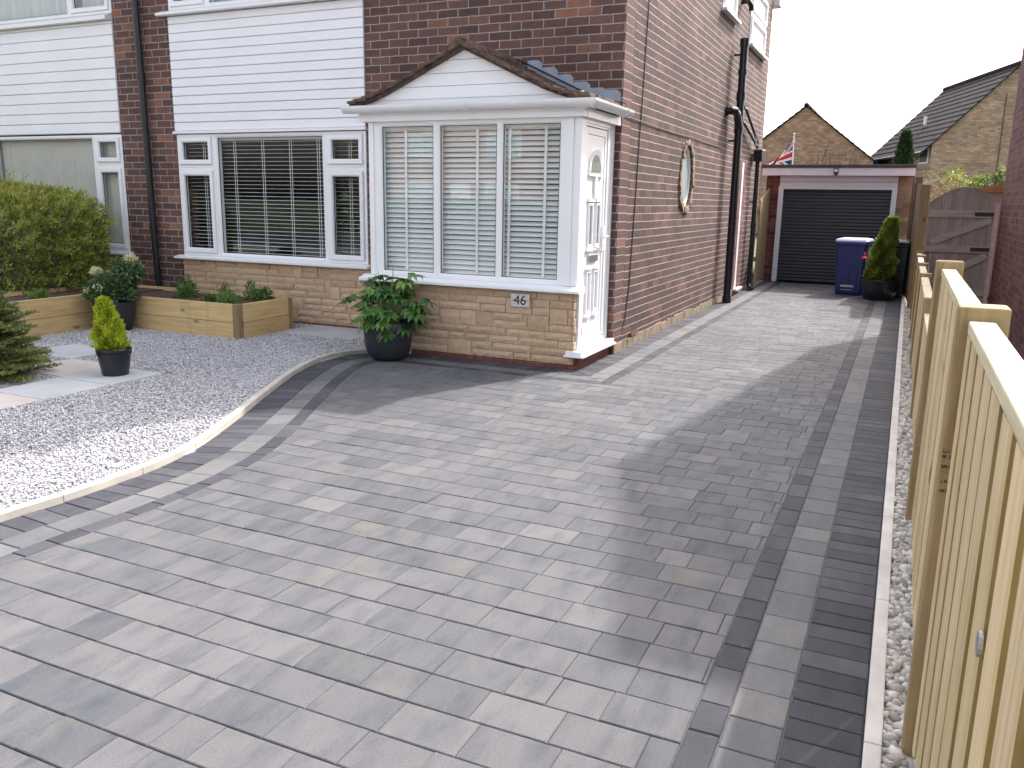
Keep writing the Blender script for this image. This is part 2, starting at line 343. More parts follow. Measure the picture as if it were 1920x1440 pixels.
# paving block material
def pavemat(name, kind):
    m, n, b = nmat(name)
    co = obj_co(n); r = attr(n); r2 = attr(n, 'rnd2')
    cmb = n.nodes.new('ShaderNodeCombineXYZ'); n.links.new(math_(n, 'MULTIPLY', r, 53.), cmb.inputs[0]); n.links.new(math_(n, 'MULTIPLY', r2, 31.), cmb.inputs[1])
    add = n.nodes.new('ShaderNodeVectorMath'); add.operation = 'ADD'; n.links.new(obj_co(n, (7, 2.2, 1)), add.inputs[0]); n.links.new(cmb.outputs[0], add.inputs[1])
    st = noise(n, add.outputs[0], 1.6, 5, .6)
    fine = noise(n, co, 160, 4, .7)
    if kind == 'field':
        c = ramp(n, r, [(0, (.092, .095, .101)), (.18, (.108, .108, .112)), (.55, (.122, .119, .122)), (.85, (.132, .128, .130)), (1, (.149, .143, .142))])
        dark = ramp(n, st, [(.33, (.70, .74, .79)), (.52, (.97, .975, .985)), (.72, (1.06, 1.045, 1.05))])
        c = mix(n, 1.0, c, dark, 'MULTIPLY')
        add2 = n.nodes.new('ShaderNodeVectorMath'); add2.operation = 'ADD'; n.links.new(obj_co(n, (3, 3, 1)), add2.inputs[0]); n.links.new(cmb.outputs[0], add2.inputs[1])
        buffn = noise(n, add2.outputs[0], 1.9, 3)
        bf = math_(n, 'MULTIPLY', ramp(n, buffn, [(.50, (0,)*3), (.68, (1,)*3)]), ramp(n, r2, [(.5, (0,)*3), (.85, (.30,)*3), (.96, (.6,)*3)]))
        c = mix(n, bf, c, (.165, .153, .128))
    elif kind == 'dark':
        c = ramp(n, r, [(0, (.050, .051, .058)), (.6, (.066, .066, .075)), (1, (.090, .088, .098))])
        c = mix(n, 1.0, c, ramp(n, st, [(.35, (.85,)*3), (.7, (1.15,)*3)]), 'MULTIPLY')
        pale = noise(n, obj_co(n, (9, 9, 1)), 1.2, 4, .7)
        c = mix(n, math_(n, 'MULTIPLY', ramp(n, pale, [(.66, (0,)*3), (.78, (1,)*3)]), .4), c, (.26, .26, .28))
    else:
        c = ramp(n, r, [(0, (.115, .115, .121)), (.5, (.137, .135, .138)), (1, (.160, .155, .153))])
        c = mix(n, 1.0, c, ramp(n, st, [(.35, (.85, .87, .88)), (.65, (1.08,)*3)]), 'MULTIPLY')
    c = mix(n, 1.0, c, ramp(n, fine, [(.25, (.80,)*3), (.75, (1.18,)*3)]), 'MULTIPLY')
    spk = noise(n, co, 420, 2, .5); c = mix(n, math_(n, 'MULTIPLY', ramp(n, spk, [(.70, (0,)*3), (.76, (1,)*3)]), .35), c, (.42, .42, .42))
    dirt = noise(n, co, 1.1, 5, .65); c = mix(n, 1.0, c, ramp(n, dirt, [(.3, (.90, .90, .91)), (.7, (1.06,)*3)]), 'MULTIPLY')
    n.links.new(c, b.inputs['Base Color']); b.inputs['Roughness'].default_value = .8; b.inputs['Specular IOR Level'].default_value = .18
    bump(n, math_(n, 'ADD', fine, math_(n, 'MULTIPLY', st, .5)), b, .35, .003)
    return m
M_pf = pavemat('paver_mixed_grey', 'field'); M_pd = pavemat('paver_charcoal', 'dark'); M_pl = pavemat('paver_light_grey', 'light')
M_sand = plain('jointing_sand', (.115, .107, .105), .95, var=.3, scale=40, bmp=.4)

def gravelm(name, stops):
    m, n, b = nmat(name); c = ramp(n, attr(n), stops)
    c = mix(n, 1.0, c, ramp(n, noise(n, obj_co(n), 120, 3), [(.3, (.85,)*3), (.7, (1.1,)*3)]), 'MULTIPLY')
    n.links.new(c, b.inputs['Base Color']); b.inputs['Roughness'].default_value = .8; return m
M_grav = gravelm('white_grey_chippings', [(0, (.24, .235, .24)), (.16, (.40, .39, .41)), (.45, (.52, .505, .525)), (.85, (.61, .59, .60)), (1, (.74, .72, .72))])
M_cobb = gravelm('cream_cobbles', [(0, (.30, .27, .24)), (.5, (.52, .48, .43)), (1, (.72, .69, .64))])
M_gravb = plain('gravel_bed', (.42, .41, .42), .95, var=.5, scale=60, bmp=1)

# ------------------------------------------------------------------ ground
g = MB(); g.poly([(-300, -300, -.035), (300, -300, -.035), (300, 300, -.035), (-300, 300, -.035)])
struct(g.build('ground', M_grass))

def clip(poly, a, b, c):
    out = []
    for i in range(len(poly)):
        p, q = poly[i], poly[(i + 1) % len(poly)]
        dp = a * p[0] + b * p[1] + c; dq = a * q[0] + b * q[1] + c
        if dp >= 0: out.append(p)
        if dp * dq < 0:
            t = dp / (dp - dq); out.append((p[0] + (q[0] - p[0]) * t, p[1] + (q[1] - p[1]) * t))
    return out
def inset(poly, d):
    n = len(poly); out = []
    area = sum(poly[i][0] * poly[(i+1) % n][1] - poly[(i+1) % n][0] * poly[i][1] for i in range(n))
    if area < 0: poly = poly[::-1]
    for i in range(n):
        p0, p1, p2 = Vector(poly[i - 1]), Vector(poly[i]), Vector(poly[(i + 1) % n])
        e1 = (p1 - p0); e2 = (p2 - p1)
        if e1.length < 1e-5 or e2.length < 1e-5: return None
        e1.normalize(); e2.normalize(); n1 = Vector((-e1.y, e1.x)); n2 = Vector((-e2.y, e2.x)); k = n1 + n2
        if k.length < .3: return None
        k.normalize(); out.append(tuple(p1 + k * (d / max(.4, k.dot(n1)))))
    return out
class Pav:
    def __init__(s): s.v = []; s.f = []; s.r = []; s.r2 = []
    def block(s, poly, z=0, gap=.0014, ch=.003, depth=.014):
        pl = []
        for p in poly:
            if not pl or (abs(p[0]-pl[-1][0]) + abs(p[1]-pl[-1][1])) > .004: pl.append(p)
        if len(pl) > 2 and abs(pl[0][0]-pl[-1][0]) + abs(pl[0][1]-pl[-1][1]) < .004: pl.pop()
        if len(pl) < 3: return
        n = len(pl)
        ar = abs(sum(pl[i][0] * pl[(i+1) % n][1] - pl[(i+1) % n][0] * pl[i][1] for i in range(n))) / 2
        if ar < .0006: return
        o = inset(pl, gap); i_ = inset(pl, gap + ch)
        if not o or not i_: return
        dz = random.uniform(-.0012, .0012); tx, ty = random.uniform(-.006, .006), random.uniform(-.006, .006)
        cx = sum(p[0] for p in pl) / n; cy = sum(p[1] for p in pl) / n
        b = len(s.v); zz = lambda p: z + dz + (p[0]-cx)*tx + (p[1]-cy)*ty
        s.v += [(p[0], p[1], zz(p)) for p in i_] + [(p[0], p[1], zz(p) - ch * .9) for p in o] + [(p[0], p[1], z - depth) for p in o]
        s.f.append(tuple(b + k for k in range(n)))
        for l in (0, 1):
            for k in range(n):
                j = (k + 1) % n; s.f.append((b + (l+1)*n + k, b + (l+1)*n + j, b + l*n + j, b + l*n + k))
        a, c = random.random(), random.random()
        s.r += [a] * (1 + 2 * n); s.r2 += [c] * (1 + 2 * n)
    def build(s, name, mat):
        return struct(mesh_np(name, np.array(s.v), s.f, mat, None, s.r, None, False, 0, {'rnd2': s.r2}))

# left boundary curve of the drive (inner foot of the kerb)
ctrl = [(-1.02, -9.6), (-1.02, -8), (-1.02, -6.4), (-1.02, -5.6), (-1.01, -5.13), (-.985, -4.75), (-1.01, -4.28), (-1.11, -3.9), (-1.31, -3.43), (-1.52, -2.98), (-1.74, -2.5), (-1.93, -2.05), (-2.05, -1.65), (-2.07, -1.35), (-1.99, -1.12), (-1.83, -.97), (-1.6, -.885), (-1.4, -.87), (-1.0, -.87), (-.6, -.87)]
def crom(P, k=14):
    out = []
    for i in range(1, len(P) - 2):
        p0, p1, p2, p3 = [np.array(q) for q in P[i-1:i+3]]
        for j in range(k):
            t = j / k; out.append(.5 * ((2*p1) + (-p0+p2)*t + (2*p0-5*p1+4*p2-p3)*t*t + (-p0+3*p1-3*p2+p3)*t**3))
    out.append(np.array(P[-2])); return np.array(out)
base = crom(ctrl)
seg = np.linalg.norm(np.diff(base, axis=0), axis=1); sl_ = np.concatenate([[0], np.cumsum(seg)])
tan = np.gradient(base, axis=0); tan /= np.linalg.norm(tan, axis=1)[:, None]
for _ in range(6): tan[1:-1] = (tan[:-2] + tan[1:-1] * 2 + tan[2:]) / 4
tan /= np.linalg.norm(tan, axis=1)[:, None]
def bp(s_, d):
    x = np.interp(s_, sl_, base[:, 0]); y = np.interp(s_, sl_, base[:, 1])
    tx = np.interp(s_, sl_, tan[:, 0]); ty = np.interp(s_, sl_, tan[:, 1]); l = math.hypot(tx, ty); tx /= l; ty /= l
    return (x + ty * d, y - tx * d)
Ltot = sl_[-1]
pd, pl_, pf = Pav(), Pav(), Pav()
D0, D1, D2, D3 = 0.002, .19, .335, .42
def curve_band(P, d0, d1, step):
    s_ = 0; dm = (d0 + d1) / 2
    while s_ < Ltot - .01:
        # measure local stretch at mid offset
        a, b = np.array(bp(s_, dm)), np.array(bp(min(s_ + .05, Ltot), dm)); st = max(.3, np.linalg.norm(b - a) / .05)
        L = (random.choice(step) if isinstance(step, (list, tuple)) else step) / st; e = min(s_ + L, Ltot)
        P.block([bp(s_, d0), bp(s_, d1), bp(e, d1), bp(e, d0)]); s_ = e
curve_band(pd, D0, D1, .098); curve_band(pl_, D1, D2, (.15, .2, .2, .24)); curve_band(pd, D2, D3, (.14, .15, .2))
# straight band along porch front to mitre, x from end of curve
xs = base[-1][0]
mit = lambda poly, sgn: clip(poly, sgn * 1, sgn * 1, sgn * (.03 + .87) * 1)   # sgn*(x+y+.90)>=0
def strip_x(P, d0, d1, step):
    x = xs
    while x < .6:
        w = random.choice(step) if isinstance(step, (list, tuple)) else step
        q = mit([(x, -.87 - d1), (x + w, -.87 - d1), (x + w, -.87 - d0), (x, -.87 - d0)], -1)
        if len(q) > 2: P.block(q)
        x += w
def strip_y(P, x0, x1, y0, y1, step, m=True, clipx=None):
    y = y0
    while y < y1 - .02:
        w = min(random.choice(step) if isinstance(step, (list, tuple)) else step, y1 - y)
        q = [(x0, y), (x1, y), (x1, y + w), (x0, y + w)]
        if m: q = mit(q, 1)
        if len(q) > 2: P.block(q)
        y += w
YE = 8.62
strip_x(pd, D0, D1, .098); strip_x(pl_, D1, D2, (.15, .2)); strip_x(pd, D2, D3, (.14, .2))
YF = YE - .19
strip_y(pd, -.03 + D0, -.03 + D1, -1.4, YF, .098); strip_y(pl_, -.03 + D1, -.03 + D2, -1.4, YF, (.15, .2, .2)); strip_y(pd, -.03 + D2, -.03 + D3, -1.4, YF, (.14, .2))
XR = 2.366
strip_y(pd, XR - .19, XR, -9.6, YF, .098, False); strip_y(pl_, XR - .337, XR - .192, -9.6, YF, (.15, .195, .2, .195), False); strip_y(pd, XR - .425, XR - .339, -9.6, YF, (.145, .15, .2), False)
x = -.03
while x < XR - .02:                                              # soldier row before the garage door
    pd.block([(x, YF), (min(x + .098, XR), YF), (min(x + .098, XR), YE), (x, YE)]); x += .098
inner = np.array([bp(s_, D3) for s_ in np.linspace(0, Ltot, 700)])
def xleft(y):
    if y > -.87 - D3: return -.03 + D3
    m = (np.abs(inner[:, 1] - y) < .03); q = inner[m]
    return float(q[np.argmin(np.abs(q[:, 1] - y) + 0.001 * q[:, 0])][0]) if len(q) else -.6
RH = .1522; y = -9.6; XRI = XR - .427
ystop = -.87 - D3 - .002
rows = []
while y < YF - .01:
    y1 = y + RH
    if y < ystop < y1: rows += [(y, ystop), (ystop, y1)]
    else: rows.append((y, min(y1, YF)))
    y = y1
for (ya, yb) in rows:
    if yb - ya < .012: continue
    x = -2.2 - random.random() * .2 if ya < ystop else .2 - random.random() * .2
    while x < XRI:
        w = random.choice((.125, .158, .195, .232, .232, .232))
        q = [(x, ya + .0008), (x + w, ya + .0008), (x + w, yb - .0008), (x, yb - .0008)]
        xa, xb = xleft(ya + .001), xleft(yb - .001)
        if yb <= ystop + 1e-6 and max(xa, xb) > -1.5 and False: pass
        # left clip line through (xa,ya),(xb,yb): keep right side
        dx, dy = xb - xa, yb - ya
        q = clip(q, dy, -dx, -(dy * xa - dx * ya)); q = clip(q, -1, 0, XRI) if q else q
        if len(q) > 2: pf.block(q, gap=.0007, ch=.0028)
        x += w
pf.build('driveway_field_pavers', M_pf); pd.build('driveway_charcoal_border', M_pd); pl_.build('driveway_light_border', M_pl)
g = MB(); outl = [tuple(p) for p in base[::4]] + [(-1.0, -.87), (.0, -.87), (-.03, YE), (XR, YE), (XR, -9.6)]
# jointing bed as strips between y levels
bedv = []
for (ya, yb) in [(-9.6 + i * .3, -9.6 + (i + 1) * .3) for i in range(29)]:
    def xo(y):
        q = base[np.argmin(np.abs(base[:, 1] - y))] if y < -1.0 else (-2.0, y); return q[0]
    g.poly([(xo(ya) , ya, -.0065), (XR, ya, -.0065), (XR, yb, -.0065), (xo(yb), yb, -.0065)])
g.poly([(-.04, -.9, -.0064), (XR, -.9, -.0064), (XR, YE, -.0064), (-.04, YE, -.0064)])
struct(g.build('driveway_joint_bed', M_sand))

# kerbs
def kerbs():
    m = MB(); y = -9.6
    while y < YE:
        e = min(y + .893, YE); m.cur = random.random(); m.box(2.3685, 2.412, y + .0015, e - .0015, -.12, .012); y = e
    struct(m.build('driveway_kerb_straight', M_conc, bevel=.004))
    m = MB(); s_ = 0; k = 0
    while s_ < Ltot - .9:
        L = .32 if s_ > 3.9 else .45; e = s_ + L - .004; m.cur = random.random()
        n = 6; top = .036
        for i in range(n):
            a, b = s_ + (e - s_) * i / n, s_ + (e - s_) * (i + 1) / n
            P = [bp(a, -.004), bp(b, -.004), bp(b, -.05), bp(a, -.05)]; Q = [bp(a, -.012), bp(b, -.012), bp(b, -.044), bp(a, -.044)]
            m.poly([(*P[0], -.1), (*P[1], -.1), (*P[1], top - .006), (*P[0], top - .006)]); m.poly([(*P[0], top - .006), (*P[1], top - .006), (*Q[1], top), (*Q[0], top)])
            m.poly([(*Q[0], top), (*Q[1], top), (*Q[2], top), (*Q[3], top)]); m.poly([(*Q[3], top), (*Q[2], top), (*P[2], top - .006), (*P[3], top - .006)])
            m.poly([(*P[3], top - .006), (*P[2], top - .006), (*P[2], -.1), (*P[3], -.1)])
        for e_ in (s_, e):
            P = [bp(e_, -.004), bp(e_, -.05)]; m.poly([(*P[0], -.1), (*P[1], -.1), (*P[1], top - .005), (*P[0], top - .005)])
        s_ += L
    struct(m.build('driveway_kerb_curved', plain('cream_concrete_edging', (.46, .425, .37), .85, var=.16, scale=7, bmp=.3, bscale=120)))
kerbs()

# gravel
kx, ky = base[:, 0], base[:, 1]
def gravel_mask(X, Y):
    i = np.searchsorted(ky[:270], Y) if False else None
    order = np.argsort(ky); xk = np.interp(Y, ky[order], kx[order])
    ok = (X < xk - .055) & (Y < -.005)
    ok &= ~((Y > -.9) & (X > -2.02))
    return ok
slabs = [(-3.255, -2.725, -3.14, -2.665, 0), (-3.81, -3.265, -3.11, -2.60, 1), (-3.255, -2.725, -3.66, -3.15, 0), (-3.255, -2.725, -4.17, -3.67, 1), (-4.40, -3.82, -2.60, -2.09, 0), (-3.255, -2.725, -4.68, -4.18, 0), (-3.255, -2.725, -5.19, -4.69, 1), (-3.05, -2.43, -.62, -.03, 0), (-3.33, -3.06, -.62, -.03, 0), (-2.42, -2.05, -.50, -.03, 0)]
for k in range(len(slabs)):
    x0, x1, y0, y1, c = slabs[k]
    m = MB(); m.cur = random.random(); m.box(x0, x1, y0, y1, -.02, .026 if y0 < -1 else .022)
    struct(m.build('path_slab', M_slabp if c else M_slab, bevel=.004))
def in_slab(X, Y):
    r = np.zeros(len(X), bool)
    for x0, x1, y0, y1, c in slabs: r |= (X > x0 + .004) & (X < x1 - .004) & (Y > y0 + .004) & (Y < y1 - .004)
    return r
ph = (1 + 5 ** .5) / 2
ICO = np.array([(-1, ph, 0), (1, ph, 0), (-1, -ph, 0), (1, -ph, 0), (0, -1, ph), (0, 1, ph), (0, -1, -ph), (0, 1, -ph), (ph, 0, -1), (ph, 0, 1), (-ph, 0, -1), (-ph, 0, 1)]) / 1.9
ICF = np.array([(0,11,5),(0,5,1),(0,1,7),(0,7,10),(0,10,11),(1,5,9),(5,11,4),(11,10,2),(10,7,6),(7,1,8),(3,9,4),(3,4,2),(3,2,6),(3,6,8),(3,8,9),(4,9,5),(2,4,11),(6,2,10),(8,6,7),(9,8,1)])
OCT = np.array([(1, 0, 0), (-1, 0, 0), (0, 1, 0), (0, -1, 0), (0, 0, 1), (0, 0, -1)], float)
OCF = np.array([(0, 2, 4), (2, 1, 4), (1, 3, 4), (3, 0, 4), (2, 0, 5), (1, 2, 5), (3, 1, 5), (0, 3, 5)])
def stones(name, pts, size, mat, BV, BF, flat=(.45, .8), smooth=False, kinds=24):
    n = len(pts); proto = BV[None] * (1 + rng.uniform(-.28, .28, (kinds, len(BV), 3)))
    k = rng.integers(0, kinds, n); sc = np.stack([np.ones(n), rng.uniform(.55, .95, n), rng.uniform(*flat, n)], 1) * (size * rng.uniform(.55, 1.25, n))[:, None] / 2
    V = proto[k] * sc[:, None, :]
    a, b, c = rng.uniform(0, 6.28, n), rng.normal(0, .45, n), rng.normal(0, .45, n)
    def rot(V, ax, t):
        c_, s_ = np.cos(t)[:, None], np.sin(t)[:, None]; i, j = [(1, 2), (0, 2), (0, 1)][ax]
        Vi, Vj = V[:, :, i].copy(), V[:, :, j].copy(); V[:, :, i] = Vi * c_ - Vj * s_; V[:, :, j] = Vi * s_ + Vj * c_
    rot(V, 0, b); rot(V, 1, c); rot(V, 2, a)
    V += pts[:, None, :]
    F = BF[None] + (np.arange(n) * len(BV))[:, None, None]
    r = np.repeat(rng.random(n), len(BF))
    return mesh_np(name, V.reshape(-1, 3), F.reshape(-1, 3), mat, None, r, None, smooth)
def scat(x0, x1, y0, y1, n): return np.stack([rng.uniform(x0, x1, n), rng.uniform(y0, y1, n)], 1)
P = np.concatenate([scat(-5.3, -.9, -6.2, -.0, 230000), scat(-9, -5.3, -6, -2.5, 9000), scat(-5, -.9, -9.5, -6.2, 12000)])
keep = gravel_mask(P[:, 0], P[:, 1]) & ~in_slab(P[:, 0], P[:, 1])
P = P[keep]; z = .010 + rng.uniform(-.006, .010, len(P)) + .006 * np.sin(P[:, 0] * 5) * np.cos(P[:, 1] * 4.3)
gv = stones('gravel', np.column_stack([P, z]), .0185, M_grav, OCT, OCF); stuff(gv); gv['label'] = 'white and grey stone chippings filling the front garden beside the curved kerb'; gv['category'] = 'gravel'
P = np.concatenate([scat(2.412, 2.66, -7.2, -3, 6500), scat(2.412, 2.60, -3, 8.5, 11000)])
z = -.012 + rng.uniform(-.008, .012, len(P))
gv = stones('cobble_strip', np.column_stack([P, z]), .038, M_cobb, ICO, ICF, (.6, .9), True); stuff(gv); gv['label'] = 'cream rounded pebbles in the narrow strip under the fence'; gv['category'] = 'pebbles'
g = MB(); g.poly([(-9, -9.6, 0), (-1.05, -9.6, 0), (-1.05, -4, 0), (-2.05, -1.9, 0), (-2.05, 0, 0), (-9, 0, 0)])
g.poly([(2.41, -9.6, -.028), (2.75, -9.6, -.028), (2.75, 8.7, -.028), (2.41, 8.7, -.028)])
struct(g.build('gravel_bed_ground', M_gravb))
g = MB(); g.poly([(2.75, -9.6, -.02), (3.4, -9.6, -.02), (3.4, 5.4, -.02), (2.75, 5.4, -.02)]); struct(g.build('neighbour_path', M_pave))

# ------------------------------------------------------------------ the house
HX0, HX1, HY1, EZ = -6.02, 0.0, 7.66, 4.62
house = thing('brick_house', 'brown brick semi-detached house with white cladding panel and white gabled porch beside the drive', 'house', (-3, 3.8, 0))
w = MB()   # front wall pieces (facing -Y)
w.box(-6.02, -5.175, 0, .26, 0, EZ); w.box(-2.64, -.0005, 0, .26, 0, EZ); w.box(-5.175, -2.64, .02, .26, 4.42, EZ)
w.build('front_wall', M_brick_f, house)
w = MB()
# side wall with an opening for the oval window and a doorway, made of strips around them
oy, oz, orr, ory = 2.465, 1.655, .375, .26
w.box(-.26, 0, .2605, 2.16, 0, EZ); w.box(-.26, 0, 2.16, 2.77, 0, 1.30); w.box(-.26, 0, 2.16, 2.77, 2.01, EZ); w.box(-.26, 0, 2.77, HY1 - .2605, 0, EZ)
# gable triangle
w.prism([(0, EZ + .001), (HY1, EZ + .001), (HY1 / 2, 6.15)], 'x', -.26, 0)
# spandrels round the oval
K = 40
for k in range(K):
    a0, a1 = 2 * math.pi * k / K, 2 * math.pi * (k + 1) / K
    def el(a, f=1): return (oy + ory * math.cos(a), oz + .345 * math.sin(a))
    def bxp(a):
        c, s_ = math.cos(a), math.sin(a); t = min(.305 / abs(c) if abs(c) > 1e-6 else 9, .355 / abs(s_) if abs(s_) > 1e-6 else 9)
        return (oy + t * c, oz + t * s_)
    p, q, r_, t_ = el(a0), el(a1), bxp(a1), bxp(a0)
    w.poly([(0, *p), (0, *q), (0, *r_), (0, *t_)][::-1]); w.poly([(0, *p), (-.1, *p), (-.1, *q), (0, *q)])
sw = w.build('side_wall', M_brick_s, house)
w = MB(); w.box(-.26, -.0005, HY1 - .26, HY1, 0, EZ); w.box(-6.02, -.26, HY1 - .26, HY1, 0, EZ); w.box(-6.02, -5.82, .26, HY1 - .26, 0, EZ); w.build('rear_wall', M_brick_f, house)
w = MB(); prs0 = random.Random(6); yy = .0
while yy < 7.6:
    e = yy + prs0.uniform(.12, .3); w.box(0.0, .010 + prs0.uniform(0, .006), yy, e, -.01, .088 + prs0.uniform(-.014, .012) - .01 * (yy > 3)); yy = e
w.build('cement_plinth', M_render, house)
w = MB(); w.box(-5.82, -.26, .26, HY1 - .26, .12, .16); w.box(-5.82, -.26, .26, HY1 - .26, 2.32, 2.36); w.box(-5.82, -.26, 3.9, 4.0, .16, 2.32); w.build('interior', M_room, house)
# roof
def pitched(name, x0, x1, y0, y1, ez, rz, over, mat, parent, verge=.1, rows=16):
    m = MB(); ym = (y0 + y1) / 2; sl = (rz - ez) / (ym - y0)
    for side in (0, 1):
        for i in range(rows):
            t0, t1 = i / rows, (i + 1) / rows + .01
            ya, yb = (y0 - over) + (ym - y0 + over) * t0, (y0 - over) + (ym - y0 + over) * t1
            za = ez - over * sl + (rz - ez + over * sl) * t0; zb = ez - over * sl + (rz - ez + over * sl) * t1
            if side: ya, yb = y0 + y1 - ya, y0 + y1 - yb
            m.prism([(ya, za + .02), (ya, za + .055), (yb, zb + .035), (yb, zb + .0)], 'x', x0 - verge, x1 + verge)
    m.tube([(x0 - verge, ym, rz + .04), (x1 + verge, ym, rz + .04)], .09, 10)
    return m.build(name, mat, parent)
pitched('roof', HX0, HX1, 0, HY1, EZ + .22, 6.3, .56, M_roofd, house, verge=.06)
w = MB(); w.box(-6.0, .10, HY1 + .005, HY1 + .30, EZ - .12, EZ - .02); w.build('eaves_fascia', M_gut, house); w = MB(); w.box(-6.0, .10, -.28, -.001, EZ - .12, EZ - .02); w.build('eaves_fascia', M_gut, house)

# cladding panel
def cladding(x0, x1, z0, z1, parent, step, org=None):
    m = MB(); z_ = z0; 
    while z_ < z1 - .01:
        e = min(z_ + step, z1); m.cur = random.random()
        m.prism([(.015, z_), (-.012, z_ + .004), (-.018, z_ + .010), (-.018, e - .003), (.0, e), (.015, e)], 'x', x0, x1); z_ = e
    return m.build('cladding_panel', M_clad, parent)
cladding(-5.170, -2.645, 2.045, 3.235, house, .0925)
w = MB(); w.box(-5.19, -2.63, -.04, .01, 2.018, 2.044); w.build('drip_trim', M_upvc, house, bevel=.004)

def frame_loops(yf, w, yb=.06, lip=.012):
    return [(0, yb), (0, yf + .004), (.004, yf), (w - lip - .004, yf), (w - lip, yf + .003), (w, yf + lip), (w, yb)]
def window(name, x0, x1, z0, z1, cells, parent, T=None, glassmat=None, y=0.0, panes=True):
    m = MB(); gl = []
    for (a, b, c, d, sash) in cells:
        m.ring(a, b, c, d, frame_loops(y - .0, .042), T)
        i = .036
        if sash:
            m.ring(a + i, b - i, c + i, d - i, [(0, y + .03), (0, y - .016), (.005, y - .02), (.038, y - .02), (.05, y - .008), (.05, y + .04)], T); i = .036 + .05
        else: i = .042
        gl.append((a + i, b - i, c + i, d - i))
    f = m.build(name, M_upvc, parent)
    if panes:
        for (a, b, c, d) in gl:
            q = MB(); TT = T or (lambda p: p); q.poly([TT((a - .003, y + .022, c - .003)), TT((b + .003, y + .022, c - .003)), TT((b + .003, y + .022, d + .003)), TT((a - .003, y + .022, d + .003))]); q.build('pane', glassmat or M_glass, f)
            q = MB(); q.ring(a - .001, b + .001, c - .001, d + .001, [(0, y + .012), (.006, y + .014), (.006, y + .0215)], T); q.build('glazing_seal', M_rub, f)
    return f
W1, W2 = -4.625, -3.145
cells = [(-5.165, W1, .69, 1.655, 1), (-5.165, W1, 1.655, 2.012, 1), (W1, W2, .69, 2.012, 0), (W2, -2.645, .69, 1.655, 1), (W2, -2.645, 1.655, 2.012, 1)]
window('front_window', 0, 0, 0, 0, cells, house, y=-.005)
w = MB(); w.prism([(.06, .655), (-.085, .648), (-.095, .655), (-.095, .672), (-.01, .689), (.06, .689)], 'x', -5.235, -2.60); w.build('window_sill', M_upvc, house)
cells = [(-5.165, W1, 3.30, 4.0, 1), (-5.165, W1, 4.0, 4.42, 1), (W1, W2, 3.30, 4.42, 0), (W2, -2.645, 3.30, 4.42, 1)]
window('upper_window', 0, 0, 0, 0, cells, house, y=-.005)
w = MB(); w.prism([(.06, 3.245), (-.085, 3.238), (-.095, 3.245), (-.095, 3.268), (-.01, 3.299), (.06, 3.299)], 'x', -5.27, -2.60); w.build('window_sill', M_upvc, house)

# tan stone walling laid in random courses
def stonework(name, x0, x1, z0, z1, yf, parent, unit=.0655, seed=3):
    rs = random.Random(seed); nz = max(1, round((z1 - z0) / unit)); u = (z1 - z0) / nz
    nx = int((x1 - x0) / .04) ; ux = (x1 - x0) / nx; occ = [[False] * nx for _ in range(nz)]
    m = MB(); j = MB(); j.box(x0 + .002, x1 - .002, yf + .012, yf + .06, z0, z1)
    for r in range(nz):
        c = 0
        while c < nx:
            if occ[r][c]: c += 1; continue
            h = 2 if (r + 1 < nz and rs.random() < .16) else 1
            wd = rs.choice((3, 4, 5, 6)) if h == 2 else rs.choice((4, 5, 6, 7, 8, 9, 10))
            e = c
            while e < nx and e < c + wd and not occ[r][e] and (h == 1 or not occ[r + 1][e]): e += 1
            if nx - e < 3 and not any(occ[r][k] for k in range(e, nx)) and h == 1: e = nx
            for rr in range(r, r + h):
                for k in range(c, e): occ[rr][k] = True
            a, b = x0 + c * ux, x0 + e * ux; za, zb = z0 + r * u, z0 + (r + h) * u
            d = rs.uniform(-.006, .006); gx = .0035; m.cur = rs.random()
            jt = lambda s_=.003: rs.uniform(-s_, s_)
            a += gx; b -= gx; za += gx; zb -= gx
            # rough-faced block: front face grid of 4x3 with random relief
            NX, NZ = max(2, int((b - a) / .035)), 2; n0 = len(m.v)
            for kz in range(NZ + 1):
                for kx in range(NX + 1):
                    edge = kx in (0, NX) or kz in (0, NZ)
                    m.v.append((a + (b - a) * kx / NX + (jt(.002) if edge else jt(.006)), yf + d + (.004 if edge else rs.uniform(-.006, .001)), za + (zb - za) * kz / NZ + jt(.0015)))
            for kz in range(NZ):
                for kx in range(NX):
                    q = n0 + kz * (NX + 1) + kx; m.f.append((q, q + 1, q + NX + 2, q + NX + 1)); m.r.append(m.cur)
            # sides
            ring = [n0 + k for k in range(NX + 1)] + [n0 + (NX + 1) * k + NX for k in range(1, NZ + 1)] + [n0 + (NX + 1) * NZ + k for k in range(NX - 1, -1, -1)] + [n0 + (NX + 1) * k for k in range(NZ - 1, 0, -1)]
            bk = len(m.v); m.v += [(m.v[q][0], yf + .055, m.v[q][2]) for q in ring]; L_ = len(ring)
            for k in range(L_):
                k2 = (k + 1) % L_; m.f.append((ring[k2], ring[k], bk + k, bk + k2)); m.r.append(m.cur)
            c = e
    o = m.build(name, M_stone, parent); j.build('mortar_backing', M_stonejoint, parent); return o
stonework('stone_plinth', -5.174, -2.03, .035, .65, -.02, house, seed=5)
w = MB(); w.box(-5.174, -2.03, .0405, .26, .0, .65); w.build('plinth_wall', M_stonejoint, house)
w = MB()
xx = -5.17
while xx < -2.04: w.cur = random.random(); w.box(xx + .002, xx + .093, -.035, .03, -.02, .033); xx += .095
w.build('tile_course', M_redtile, house, bevel=.003)

